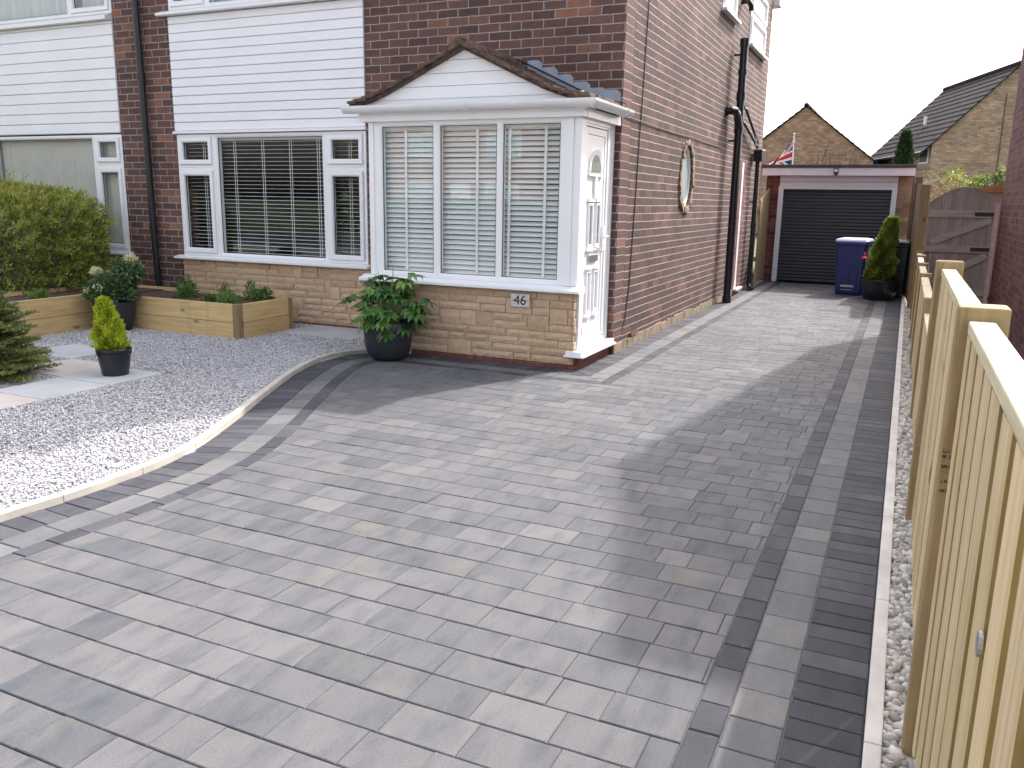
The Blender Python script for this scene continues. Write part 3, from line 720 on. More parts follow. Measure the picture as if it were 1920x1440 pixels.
# porch
PX0, PX1, PY = -2.02, -.085, -.84
stonework('porch_stone_wall', PX0, PX1, .03, .625, PY, house, seed=9)
w = MB(); w.box(PX0, PX1 - .001, PY + .061, -.001, 0, .62); w.build('porch_inner_wall', M_stonejoint, house)
w = MB(); xx = PX0
while xx < PX1 + .02: w.cur = random.random(); w.box(xx + .002, xx + .093, PY - .018, PY + .05, -.02, .028); xx += .095
w.box(PX1 - .002, -.03, PY + .052, -.02, -.02, .088)
w.build('porch_tile_course', M_redtile, house, bevel=.003)
# porch side stone ends (toothed edge)
w = MB()
for k in range(9):
    w.cur = random.random(); w.box(PX1 + .0005, PX1 + .012 + random.uniform(0, .012), PY - .004 + random.uniform(0, .01), PY + .05 + random.uniform(0, .02), .032 + k * .0655, .032 + (k + 1) * .0655 - .006)
w.build('porch_stone_return', M_stone, house, bevel=.004)
w = MB(); w.prism([(PY + .07, .628), (PY - .075, .630), (PY - .088, .636), (PY - .088, .655), (PY + .0, .684), (PY + .07, .684)], 'x', -2.12, -.005); w.build('porch_window_sill', M_upvc, house)
P0, P1, P2, P3 = -2.035, -1.365, -.765, -.115
cells = [(P0, P1, .685, 2.005, 0), (P1, P2, .685, 2.005, 0), (P2, P3, .685, 2.005, 0)]
# wider outer stiles: glass starts ~.12 in
m = MB()
pw = [(-1.905, -1.395), (-1.325, -.795), (-.735, -.235)]
f = MB(); yf = PY - .005
bars = [(P0, pw[0][0] - .03), (pw[0][1] + .03, pw[1][0] - .03), (pw[1][1] + .03, pw[2][0] - .03), (pw[2][1] + .03, P3)]
for a, b in bars:
    if b - a > .001: f.box(a, b, yf - .0, yf + .07, .685, 2.005)
for a, b in pw: f.ring(a - .03, b + .03, .685, 2.005, [(0, yf + .07), (0, yf), (.0001, yf), (.03, yf), (.03, yf + .02)])
f = MB()
for i, (a, b) in enumerate(pw):
    L_ = P0 if i == 0 else (pw[i-1][1] + a) / 2; R_ = P3 if i == 2 else (b + pw[i+1][0]) / 2
    zb, zt = .728, 1.965
    # frame members butted: verticals full height, horizontals between
    f.box(L_ + (.0 if i else 0), a - .012, yf, yf + .07, .685, 2.005); f.box(b + .012, R_, yf, yf + .07, .685, 2.005)
    f.box(a - .012, b + .012, yf, yf + .07, .685, zb - .012); f.box(a - .012, b + .012, yf, yf + .07, zt + .012, 2.005)
    f.ring(a - .012, b + .012, zb - .012, zt + .012, [(0, yf + .0005), (.012, yf + .012), (.012, yf + .06)])
    if i: f.box(L_ - .0015, L_ + .0015, yf - .002, yf, .69, 2.0)
f.box(-2.033, -1.985, yf - .012, yf - .001, .686, 2.004); f.box(-.165, P3, yf - .014, yf - .001, .686, 2.004)
pf_ = f.build('porch_window', M_upvc, house)
for a, b in pw:
    q = MB(); q.poly([(a - .003, yf + .022, .726), (b + .003, yf + .022, .726), (b + .003, yf + .022, 1.967), (a - .003, yf + .022, 1.967)]); q.build('pane', M_glass, pf_)
    q = MB(); q.ring(a, b, .728, 1.965, [(0, yf + .0125), (.005, yf + .014), (.005, yf + .0215)]); q.build('glazing_seal', M_rub, pf_)
# left cheek of porch (faces -X) and corner post
w = MB(); w.box(P0, P0 + .05, PY + .066, -.002, .62, 2.005); w.build('porch_cheek', M_upvc, house)
w = MB(); w.box(P3 + .0005, -.052, PY - .004, PY + .068, .686, 2.05); w.build('porch_corner_post', M_upvc, house)
# door side: local T maps (lx, ly, lz) -> (-ly, lx, lz)
TX = lambda p: (-p[1], p[0], p[2])
XD = .065   # door plane x = -XD
f = MB()
f.ring(-.772, -.02, .150, 2.005, [(0, XD + .06), (0, XD - .012), (.03, XD - .012), (.034, XD - .002), (.05, XD - .002), (.05, XD + .05)], TX)
f.tboxT(-.175, -.07, XD - .008, XD + .05, .201, 1.954, TX)
f.tboxT(-.128, -.122, XD - .0095, XD - .0085, .21, 1.95, TX)
f.build('door_frame', M_upvc, house)
w = MB(); w.prism([(-.86, .118), (-.86, .150), (-.0, .150), (-.0, .118)], 'x', -.13, .012); w.box(-.14, .035, -.875, .0, .10, .117); w.build('door_threshold', M_upvc, house, bevel=.004)
DY0, DY1, DZ0, DZ1 = -.722, -.176, .205, 1.948
f = MB(); f.tboxT(DY0, DY1, XD + .006, XD + .045, DZ0, DZ1, TX)
f.ring(DY0, DY1, DZ0, DZ1, [(0, XD + .006), (.0, XD + .002), (.006, XD), (.052, XD), (.058, XD + .0055)], TX)
mid = (DY0 + DY1) / 2
def arc_ring(m, cy, cz, r0, r1, y0, y1, T, a0=0, a1=math.pi, n=20, sq=1.0):
    for k in range(n):
        A, B = a0 + (a1 - a0) * k / n, a0 + (a1 - a0) * (k + 1) / n
        P = lambda r, a, y: T((cy + r * math.cos(a), y, cz + r * sq * math.sin(a)))
        m.poly([P(r1, A, y0), P(r1, B, y0), P(r0, B, y1), P(r0, A, y1)])
        m.poly([P(r1, A, y1 + .012), P(r1, B, y1 + .012), P(r1, B, y0), P(r1, A, y0)])
arc_ring(f, mid, 1.60, .125, .165, XD - .008, XD - .004, TX, sq=1.12)
for (a, b, c, d, dp) in [(mid - .17, mid + .17, 1.565, 1.585, .012), (mid - .165, mid - .02, 1.36, 1.385, .012), (mid + .02, mid + .165, 1.36, 1.385, .012), (mid - .165, mid - .02, .955, .975, .014), (mid + .02, mid + .165, .955, .975, .014),
                         (mid - .165, mid - .025, .80, .82, .014), (mid + .025, mid + .165, .80, .82, .014), (mid - .165, mid - .025, .40, .42, .014), (mid + .025, mid + .165, .40, .42, .014)]:
    f.tboxT(a, b, XD - dp, XD + .005, c, d, TX)
f.tboxT(mid - .2, mid + .2, XD - .004, XD + .005, .262, .33, TX)
for (a, b) in [(mid - .155, mid - .03), (mid + .03, mid + .155)]:
    f.ring(a, b, .425, .795, [(0, XD + .0055), (.012, XD - .008), (.022, XD - .008), (.034, XD + .005)], TX)
    f.ring(a, b, .98, 1.355, [(0, XD + .0055), (.012, XD - .009), (.024, XD - .009), (.034, XD + .003)], TX)
# drop moulding below fan light
f.tboxT(mid - .025, mid + .025, XD - .012, XD + .004, 1.39, 1.562, TX)
door = f.build('front_door', M_upvc, house)
q = MB()
for (a, b) in [(mid - .121, mid - .064), (mid + .064, mid + .121)]: q.tboxT(a, b, XD + .0005, XD + .0055, 1.015, 1.32, TX)
q.build('side_light', M_frost, door)
q = MB(); q.poly([TX((mid + .125 * math.cos(math.pi * k / 20), XD - .003, 1.60 + .14 * math.sin(math.pi * k / 20))) for k in range(21)]); q.build('fan_light', M_frost, door)
q = MB(); q.tboxT(mid - .115, mid + .11, XD - .010, XD + .004, .865, .925, TX); q.build('letterbox', M_steel, door, bevel=.003)
q = MB(); q.tboxT(DY1 - .055, DY1 - .022, XD - .012, XD - .001, .95, 1.16, TX); q.tube([(-XD + .01, DY1 - .038, 1.07), (-XD + .05, DY1 - .038, 1.07), (-XD + .055, DY1 - .05, 1.07), (-XD + .055, DY1 - .14, 1.068)], .009, 8); q.tube([(-XD + .008, DY1 - .038, 1.0), (-XD + .018, DY1 - .038, 1.0)], .008, 8); q.build('door_handle', M_upvc, door)
# porch fascia + gutter
w = MB(); w.box(-2.11, -.012, PY - .05, PY - .006, 2.006, 2.075); w.box(-.05, -.008, PY - .0055, -.001, 2.006, 2.075); w.box(-2.09, -.051, PY - .0055, -.001, 2.0055, 2.02); w.build('porch_fascia', M_upvc, house)
def gutter(m, path, r=.056):
    path = [Vector(p) for p in path]; n = 10; b = len(m.v)
    for i, p in enumerate(path):
        if i == 0: t = (path[1] - p).normalized(); k = 1
        elif i == len(path) - 1: t = (p - path[i-1]).normalized(); k = 1
        else:
            t0 = (p - path[i-1]).normalized(); t1 = (path[i+1] - p).normalized(); t = (t0 + t1).normalized(); k = 1 / t.dot(t0)
        s_ = Vector((t.y, -t.x, 0)) * k
        for rr, rev in ((r, 0), (r - .005, 1)):
            for a in (range(n + 1) if not rev else range(n, -1, -1)):
                an = math.pi + math.pi * a / n; m.v.append(tuple(p + s_ * (rr * math.cos(an)) + Vector((0, 0, rr * math.sin(an) * 1.05))))
    K_ = 2 * (n + 1)
    for i in range(len(path) - 1):
        for k in range(K_):
            j = (k + 1) % K_; m.f.append((b + i*K_ + k, b + i*K_ + j, b + (i+1)*K_ + j, b + (i+1)*K_ + k)); m.r.append(0)
    for i in (0, len(path) - 1):
        m.f.append(tuple(b + i*K_ + k for k in range(n + 1))); m.r.append(0)
gz = 2.128
w = MB(); gutter(w, [(-2.215, -.953, gz), (.055, -.953, gz), (.055, .0, gz)])
for x_ in (-1.02,): gutter(w, [(x_ - .02, -.953, gz - .001), (x_ + .02, -.953, gz - .001)], .063)
gutter(w, [(-.06, -.953, gz - .001), (.055, -.953, gz - .001), (.055, -.85, gz - .001)], .062)
gutter(w, [(.055, -.17, gz - .001), (.055, -.12, gz - .001)], .063)
w.build('porch_gutter', M_gut, house)
# gable boards (horizontal shiplap) following the roof line
prof = [(-2.20, 2.135), (-1.99, 2.175), (-1.80, 2.245), (-1.085, 2.565), (-.36, 2.225), (-.19, 2.165), (.03, 2.135)]
def roofz(x): return float(np.interp(x, [p[0] for p in prof], [p[1] for p in prof]))
w = MB(); z_ = 2.078; k = 0; GAP = .004
while z_ < 2.54:
    e = min(z_ + .1, 2.55)
    xs_l = [p for p in np.linspace(-2.12, -1.085, 60) if roofz(p) - .005 > z_]; xs_r = [p for p in np.linspace(-1.085, -.03, 60) if roofz(p) - .005 > z_]
    if not xs_l or not xs_r: break
    bl, br = xs_l[0], xs_r[-1]
    xs_l2 = [p for p in np.linspace(-2.12, -1.085, 60) if roofz(p) - .005 > e]; xs_r2 = [p for p in np.linspace(-1.085, -.03, 60) if roofz(p) - .005 > e]
    tl, tr = (xs_l2[0] if xs_l2 else -1.085), (xs_r2[-1] if xs_r2 else -1.085)
    NN = 8; top = []
    ptsL = [(bl + (tl - bl) * i / NN, min(e, roofz(bl + (tl - bl) * i / NN) - .004)) for i in range(NN + 1)]
    ptsR = [(tr + (br - tr) * i / NN, min(e, roofz(tr + (br - tr) * i / NN) - .004)) for i in range(NN + 1)]
    ring_ = [(bl, z_ + GAP)] + ptsL + ptsR + [(br, z_ + GAP)]
    ring2 = [(x_, z2 - .0012) for x_, z2 in ring_]
    w.prism(ring2, 'y', PY - .012, PY + .01); z_ = e
w.build('porch_gable', M_clad, house)
w = MB(); w.box(-2.09, -.05, PY - .004, PY + .008, 2.09, 2.2); w.build('porch_gable_backing', M_gut, house)
# porch roof tiles: courses down both slopes
w = MB(); ryF, ryB = PY - .10, -.004
prs = random.Random(4)
def slope_pt(side, t):
    if side == 0: xs_ = np.interp(t, [0, .3, .62, 1], [-1.085, -1.45, -1.80, -2.20])
    else: xs_ = np.interp(t, [0, .3, .65, .85, 1], [-1.085, -.72, -.36, -.19, .035])
    return xs_, roofz(xs_)
for side in (0, 1):
    for i in range(11):
        t0, t1 = i / 11, (i + 1) / 11 + .035
        xa, za = slope_pt(side, t0); xb, zb = slope_pt(side, min(t1, 1.0) )
        yy = ryF
        while yy < ryB - .01:
            wd = prs.uniform(.14, .18); ye = min(yy + wd, ryB); w.cur = prs.random(); j = prs.uniform(-.006, .006); jx = prs.uniform(-.012, .012)
            lift = .038 + prs.uniform(0, .010)
            w.prism([(xa, za + .004), (xb + jx, zb + lift - .022), (xb + jx, zb + lift), (xa, za + .030)] if side else [(xa, za + .030), (xb + jx, zb + lift), (xb + jx, zb + lift - .022), (xa, za + .004)], 'y', yy + (.0 if yy > ryF else j), ye - .004)
            yy = ye
rt_ = w.build('porch_roof', M_rooft, house)
w = MB()
yy = ryF - .01
while yy < ryB - .05:
    ye = min(yy + .3, ryB); w.prism([(-1.22, 2.535), (-1.19, 2.58), (-1.13, 2.622), (-1.085, 2.635), (-1.04, 2.622), (-.98, 2.58), (-.95, 2.535), (-1.0, 2.54), (-1.085, 2.58), (-1.17, 2.54)], 'y', yy, ye - .006); yy = ye
w.build('porch_ridge_tiles', M_rooft, house)
# verge cement / undercloak
w = MB()
for side in (0, 1):
    for i in range(14):
        xa, za = slope_pt(side, i / 14); xb, zb = slope_pt(side, (i + 1) / 14)
        w.prism([(xa, za - .012), (xb, zb - .012), (xb, zb + .018), (xa, za + .018)] if side == 0 else [(xa, za + .018), (xb, zb + .018), (xb, zb - .012), (xa, za - .012)], 'y', PY - .06, -.003)
w.build('verge_undercloak', M_rooft, house)
# stepped lead flashing on the wall
w = MB(); xf = .0
steps = [(-.02, -.15), (-.15, -.30), (-.30, -.46), (-.46, -.61), (-.61, -.76), (-.76, -.9)]
for k, (b, a) in enumerate(steps):
    zt = roofz((a + b) / 2) + .155 - .004 * k; w.prism([(a, roofz(a) + .02), (b, roofz(b) + .015), (b, zt - .03), (b - .035, zt), (a, zt)], 'y', -.006, -.0015 - .0003 * k)
w.build('lead_flashing', M_lead, house)
w = MB(); w.tube([(-1.0, -.018, 2.60), (-.36, -.018, 2.30), (-.17, -.018, 2.232), (.03, -.02, 2.185)], .007, 6); w.build('roof_wall_seal', M_rub, house)

# oval window on side wall
f = MB(); n = 48
def oval(m, loops):
    b = len(m.v)
    for (ry_, rz_, x_) in loops:
        for k in range(n): a = 2 * math.pi * k / n; m.v.append((x_, oy + ry_ * math.cos(a), oz + rz_ * math.sin(a)))
    for i in range(len(loops) - 1):
        for k in range(n): j = (k + 1) % n; m.f.append((b + i*n + k, b + i*n + j, b + (i+1)*n + j, b + (i+1)*n + k)); m.r.append(0)
oval(f, [(.262, .347, -.06), (.262, .347, -.022), (.256, .341, -.016), (.232, .315, -.016), (.222, .305, -.024), (.222, .305, -.06)])
ov = f.build('oval_window', M_upvc, house, smooth=False)
q = MB(); q.poly([(-.03, oy + .223 * math.cos(2 * math.pi * k / n), oz + .306 * math.sin(2 * math.pi * k / n)) for k in range(n)]); q.build('pane', M_frosth, ov)
w = MB(); orr_ = random.Random(8); NS = 46
for k in range(NS):
    a0 = 2 * math.pi * (k + .03) / NS; a1 = 2 * math.pi * (k + .97) / NS; w.cur = orr_.random(); o_ = orr_.uniform(-.012, .03); x1_ = orr_.uniform(.008, .026)
    p = [(oy + (.262) * math.cos(a), oz + (.347) * math.sin(a)) for a in (a0, (a0+a1)/2, a1)]; q_ = [(oy + (.325 + o_ + orr_.uniform(-.006, .006)) * math.cos(a), oz + (.40 + o_) * math.sin(a)) for a in (a1, (a0+a1)/2, a0)]
    w.prism(p + q_, 'x', .0008, x1_)
w.build('oval_stone_surround', plain('rough_brown_stone', (.30, .215, .15), .95, var=.5, scale=25, bmp=1), house, bevel=.004)
# upper side windows
def side_window(y0, y1, z0, z1, split=None):
    cs = [(y0, y1, z0, z1, 1)] if not split else [(y0, y1, z0, split, 1), (y0, y1, split, z1, 1)]
    fw_ = window('side_window', 0, 0, 0, 0, cs, house, T=TX, y=-.012)
    s_ = MB(); s_.prism([(y0 - .06, z0 - .032), (y1 + .06, z0 - .032), (y1 + .06, z0 - .002), (y0 - .06, z0 - .002)], 'x', .0006, .075); s_.build('window_sill', M_upvc, house)
    c = MB(); c.box(.001, .0035, y0 + .02, y1 - .02, z0 + .01, z1 - .01); c.build('curtain', M_curt, house)
    b = MB()
side_window(3.80, 4.62, 3.70, 4.40); side_window(5.72, 7.05, 3.60, 4.42, 4.02)
# side door recess
f = MB(); f.box(.0006, .004, 5.75, 6.30, .1, 2.0); f.build('side_door_reveal', M_brick_n, house)
f = MB(); f.box(.0045, .012, 5.90, 6.03, .1, 1.97); f.box(.0125, .07, 5.78, 6.30, .07, .098); f.build('side_door', M_upvc, house)
# pipes
PXp = .125
def pipe_part(name, paths, parent, mat=M_blk):
    m = MB()
    for pts, r_ in paths: m.tube(pts, r_, 16)
    return m.build(name, mat, parent, smooth=False)
sp = pipe_part('soil_pipe', [([(PXp, 4.75, .10), (PXp, 4.75, 3.50)], .052)] + [([(PXp, 4.75, z0), (PXp, 4.75, z0 + h)], .062) for z0, h in ((.0, .10), (2.30, .10), (2.72, .10), (3.05, .06), (3.40, .10))], house)
def arc(c, r, a0, a1, n_, pl): return [pl(c, r, a0 + (a1 - a0) * k / n_) for k in range(n_ + 1)]
pts = [(.0, 4.45, 2.56), (.08, 4.45, 2.56), (.118, 4.48, 2.557), (.125, 4.56, 2.53), (.125, 4.65, 2.46), (.125, 4.75, 2.34)]
pipe_part('soil_branch', [(pts, .05), ([(.001, 4.45, 2.56), (.03, 4.45, 2.56)], .062)], house)
for z0 in (2.2, 3.3): pipe_part('pipe_bracket', [([(.0, 4.75, z0), (.08, 4.75, z0)], .014)], house)
for z0 in (1.4,): pipe_part('pipe_bracket', [([(.0, 6.78, z0), (.06, 6.78, z0)], .012)], house)
pipe_part('waste_pipe', [([(.0, 5.42, 2.70), (.06, 5.42, 2.70), (.075, 5.50, 2.68), (.075, 6.62, 2.33), (.08, 6.70, 2.2)], .021), ([(.0, 5.42, 2.70), (.08, 5.42, 2.70)], .03)], house)
pipe_part('waste_pipe', [([(.0, 5.40, 2.50), (.06, 5.40, 2.50), (.075, 5.46, 2.48), (.075, 6.60, 2.26), (.09, 6.7, 2.18)], .021)], house)
m = MB(); m.prism([(6.70, 2.02), (6.88, 2.02), (6.92, 2.10), (6.92, 2.19), (6.66, 2.19), (6.66, 2.10)], 'x', .03, .16); m.build('rain_hopper', M_blk, house, bevel=.006)
m = MB(); m.box(.028, .165, 6.64, 6.94, 2.19, 2.205); m.build('hopper_rim', M_gut, house)
pipe_part('rain_pipe', [([(.085, 6.79, 2.04), (.085, 6.79, .10), (.10, 6.75, .05), (.16, 6.62, .03)], .034), ([(.085, 6.79, 1.0), (.085, 6.79, 1.06)], .042)], house)
pipe_part('gas_pipe', [([(.0, 6.95, .28), (.10, 6.95, .28), (.13, 6.95, .24), (.13, 6.95, .02)], .03)], house, M_render)
pipe_part('overflow_pipe', [([(.0, 5.02, 4.02), (.09, 5.02, 4.02), (.12, 5.06, 3.97), (.12, 5.09, 3.92)], .035)], house)
m = MB(); pts = [(.006, .66, 4.5), (.006, .63, 3.1)] + [(.006, .60 - .03 * k + .006 * math.sin(k * 2), 2.7 - .35 * k) for k in range(7)] + [(.006, .33, .27), (.006, .26, .2)]
m.tube(pts, .0045, 6); m.tube([(.008, .05, 2.10)] + [(.008, y_, 2.085 + .006 * math.sin(y_ * 3)) for y_ in np.arange(.3, 4.4, .4)], .005, 6); m.build('cable', M_rub, house)
m = MB(); m.box(.0145, .02, .52, .72, .095, .145); m.build('air_brick', M_redtile, house)
w = MB(); w.tube([(-5.60, -.065, 4.4), (-5.535, -.065, .0)], .036, 14)
for z0 in (2.6, 3.9, .95): w.tube([(-5.552 - .0148*(z0-1), -.065, z0), (-5.553 - .0148*(z0-1), -.065, z0 + .07)], .044, 14)
w.build('downpipe', M_blk, house)

# house number plaque
pq = thing('house_number_plaque', 'brushed steel number 46 plaque on the tan stone below the porch window', 'sign', (-.545, PY - .02, .545))
m = MB(); m.box(-.632, -.458, PY - .026, PY - .020, .488, .598); m.build('plate', M_steel, pq, bevel=.002)
fc = bpy.data.curves.new('digits_curve', 'FONT'); fc.body = '46'; fc.size = .115; fc.extrude = .0012; fc.align_x = 'CENTER'; fc.align_y = 'CENTER'
fo = bpy.data.objects.new('digits_tmp', fc); COL.objects.link(fo); bpy.context.view_layer.update()
me = bpy.data.meshes.new_from_object(fo.evaluated_get(bpy.context.evaluated_depsgraph_get())); bpy.data.objects.remove(fo)
dg = bpy.data.objects.new('digits', me); me.materials.clear(); me.materials.append(M_inkblk); COL.objects.link(dg); dg.parent = pq; dg.rotation_euler = (R(90), 0, 0); dg.location = (.0, -.0078, -.003)
for v in me.vertices: v.co.x *= 1.0
for xa_ in (-.622, -.494): m = MB(); m.box(xa_, xa_ + .025, PY - .0268, PY - .0262, .541, .545); m.build('plate_mark', M_inkblk, pq)

# blinds
def blind(x0, x1, z0, z1, y, ang, pitch, tapes, label, group='venetian blinds behind the house windows', wid=.046):
    t = thing('venetian_blind', label, 'blind', ((x0 + x1) / 2, y, z1), group)
    m = MB(); z_ = z0 + .02; c, s_ = math.cos(ang), math.sin(ang)
    brs = random.Random(int(x0 * 100))
    while z_ < z1 - .03:
        a = ang + brs.uniform(-.05, .05); c, s_ = math.cos(a), math.sin(a); h = wid / 2; dz = brs.uniform(-.001, .001)
        m.prism([(y - h * c, z_ - h * s_ + dz), (y + h * c, z_ + h * s_ + dz), (y + h * c - .003 * s_, z_ + h * s_ + .003 * c + dz), (y - h * c - .003 * s_, z_ - h * s_ + .003 * c + dz)], 'x', x0, x1)
        z_ += pitch
    m.build('slats', M_blind, t)
    m = MB()
    for tx in tapes:
        if wid < .035: m.box(tx - .017, tx - .011, y - .014, y - .013, z0, z1); m.box(tx + .011, tx + .017, y - .014, y - .013, z0, z1)
        else: m.box(tx - .012, tx + .012, y - .026, y - .0245, z0, z1)
    m.build('ladder_tapes', M_blind, t)
    m = MB(); m.box(x0, x1, y - .03, y + .03, z1 - .045, z1); m.build('head_rail', M_blind, t); m = MB(); m.box(x0, x1, y - .025, y + .025, z0 - .01, z0 + .008); m.build('bottom_rail', M_blind, t)
blind(-5.09, W1 - .03, .74, 1.98, .10, R(4), .041, [-4.86], 'white venetian blind with open slats in the narrow left casement by the drainpipe', wid=.030)
blind(W1 + .02, W2 - .02, .72, 1.99, .10, R(4), .041, [-4.42, -4.03, -3.66, -3.30], 'wide white venetian blind with open slats in the middle pane of the ground floor window', wid=.030)
blind(W2 + .03, -2.70, .74, 1.98, .10, R(4), .041, [-2.90], 'white venetian blind with open slats in the narrow casement next to the porch', wid=.030)
blind(-1.93, -1.36, .72, 1.985, -.755, R(50), .043, [-1.70, -1.40], 'white half closed blind in the left pane of the porch')
blind(-1.345, -.775, .72, 1.985, -.755, R(50), .043, [-1.00], 'white half closed blind in the middle pane of the porch')
blind(-.755, -.20, .72, 1.985, -.755, R(44), .043, [-.70, -.38], 'white half closed blind in the right pane of the porch beside the door')
w = MB(); w.box(-5.1, -2.7, .14, .142, 3.33, 4.4); w.build('upper_curtain', M_curt, house)
w = MB(); w.box(-1.95, -.12, -.06, -.02, .0, 2.0); w.build('porch_back_wall', M_room, house)

# ------------------------------------------------------------------ left semi
h2 = thing('adjoining_house', 'left half of the semi with wider white cladding boards and pale curtained window', 'house', (-9, 3.8, 0))
w = MB(); w.box(-12, -8.9, 0, .26, 0, EZ); w.box(-8.9, -6.021, .02, .26, 4.42, EZ); w.box(-12, -6.021, HY1 - .26, HY1, 0, EZ); w.box(-12, -11.74, .26, HY1 - .26, 0, EZ); w.build('wall', M_brick_f, h2)
cl = cladding(-8.90, -6.022, 2.045, 3.26, h2, .118)
w = MB(); w.box(-8.9, -6.022, .0, .26, 0, .66); w.build('rendered_base', plain('grey_render', (.42, .42, .42), .9, var=.1, bmp=.4), h2)
cells = [(-8.9, -8.3, .69, 2.03, 1), (-8.3, -6.475, .69, 2.03, 0), (-6.475, -6.022, .69, 1.685, 1), (-6.475, -6.022, 1.685, 2.03, 1)]
window('front_window', 0, 0, 0, 0, cells, h2, y=-.005)
w = MB(); w.prism([(.06, .655), (-.085, .648), (-.095, .655), (-.095, .672), (-.01, .689), (.06, .689)], 'x', -8.9, -5.97); w.build('window_sill', M_upvc, h2)
cells = [(-8.9, -6.70, 3.34, 4.42, 0), (-6.70, -6.022, 3.34, 4.42, 1)]
window('upper_window', 0, 0, 0, 0, cells, h2, y=-.005)
w = MB(); w.prism([(.06, 3.265), (-.085, 3.262), (-.095, 3.265), (-.095, 3.300), (-.01, 3.335), (.06, 3.335)], 'x', -8.9, -6.03); w.build('window_sill', M_upvc, h2)
pitched('roof', -12, -6.081, 0, HY1, EZ + .22, 6.3, .56, M_roofd, h2, verge=0)
m = MB(); x = -8.85
while x < -6.1:
    m.cur = random.random(); a = random.uniform(.35, .5); m.box(-.045, .045, -.001, .001, 0, 1, M=Matrix.Translation((x, .10, .72)) @ Matrix.Rotation(a, 4, 'Z') @ Matrix.Diagonal((1, 1, 1.28, 1))); x += .082
tag(m.build('vertical_blind', plain('beige_blind', (.66, .63, .57), .8, var=.05), origin=(-7.4, .1, .72)), 'beige vertical slatted blind across the big window behind the conifer bush', 'blind')
w = MB(); k = 0
xs__ = np.linspace(-8.85, -6.05, 120)
for i in range(119): w.poly([(xs__[i], .12 + .02 * math.sin(i * 1.1), 3.36), (xs__[i+1], .12 + .02 * math.sin((i+1) * 1.1), 3.36), (xs__[i+1], .12 + .02 * math.sin((i+1) * 1.1), 4.42), (xs__[i], .12 + .02 * math.sin(i * 1.1), 4.42)])
w.build('net_curtain', M_curt, h2)
w = MB(); w.box(-11.7, -6.03, 3.9, 4.0, .0, 4.4); w.build('interior', M_room, h2)

# ------------------------------------------------------------------ garage
gar = thing('garage', 'flat roofed garage with black roller door and grey fascia at the drive end', 'garage', (1.15, 8.7, 0))
w = MB(); w.box(.02, .195, 8.70, 8.92, 0, 1.86); w.box(-.04, .0195, 8.701, 13.5, 0, 1.86); w.box(2.28, 2.34, 8.92, 13.5, 0, 1.86); w.box(-.04, 2.34, 13.5, 13.6, 0, 1.86); w.build('wall', M_brick_g, gar); w = MB(); w.box(2.12, 2.34, 8.70, 8.92, 0, 1.86); w.build('pier', M_brick_a, gar)
w = MB(); w.box(-.10, 2.36, 8.52, 8.60, 1.865, 1.995); w.build('fascia', M_garfas, gar, bevel=.003)
w = MB(); w.box(-.12, 2.37, 8.50, 13.7, 1.996, 2.05); w.box(-.10, 2.36, 8.601, 13.6, 1.88, 1.995); w.build('roof', M_felt, gar, bevel=.004)
w = MB(); w.box(.20, 2.115, 8.655, 8.70, 1.69, 1.76); w.box(.20, 2.115, 8.645, 8.70, 1.765, 1.862); w.box(.185, .268, 8.65, 8.72, 0, 1.688); w.box(2.035, 2.118, 8.65, 8.72, 0, 1.688); w.box(.2685, 2.0345, 8.65, 8.72, 1.635, 1.688); w.build('door_frame', M_garwh, gar, bevel=.003)
w = MB(); z_ = .01
while z_ < 1.635:
    e = min(z_ + .0585, 1.635); w.prism([(8.74, z_), (8.729, z_), (8.7245, z_ + .006), (8.722, z_ + .022), (8.7245, z_ + .050), (8.729, e), (8.74, e)], 'x', .256, 2.054); z_ += .0585
w.build('roller_door', plain('dark_roller_door', (.018, .022, .032), .38, var=.15), gar)
w = MB(); w.box(1.09, 1.17, 8.47, 8.51, 1.905, 1.985); w.box(1.105, 1.155, 8.50, 8.519, 1.87, 1.93); fl = tag(w.build('floodlight', M_blk, origin=(1.13, 8.51, 1.9), bevel=.004), 'small black security floodlight on the garage fascia', 'light')
w = MB(); w.box(1.10, 1.16, 8.464, 8.4695, 1.925, 1.97); w.build('lens', M_lens, fl)

# ------------------------------------------------------------------ neighbour house on the right
nh = thing('neighbour_house', 'dark red brick gable wall of the house on the far side of the fence', 'house', (6.5, 2.15, 0))
w = MB(); NX = 3.40
w.box(NX, NX + .25, -.75, 5.40, 0, 4.5); w.prism([(-.75, 4.501), (5.40, 4.501), (2.33, 5.90)], 'x', NX, NX + .25); w.build('gable_wall', M_brick_n, nh)
w = MB(); w.box(NX + .2505, 10, -.75, -.5, 0, 4.5); w.box(NX + .2505, 10, 5.15, 5.40, 0, 4.5); w.box(9.75, 10, -.5, 5.15, 0, 4.5); w.build('wall', M_brick_nx, nh)
pitched('roof', NX + .05, 10, -.75, 5.40, 4.5, 5.90, .15, M_roofd, nh, verge=.04)

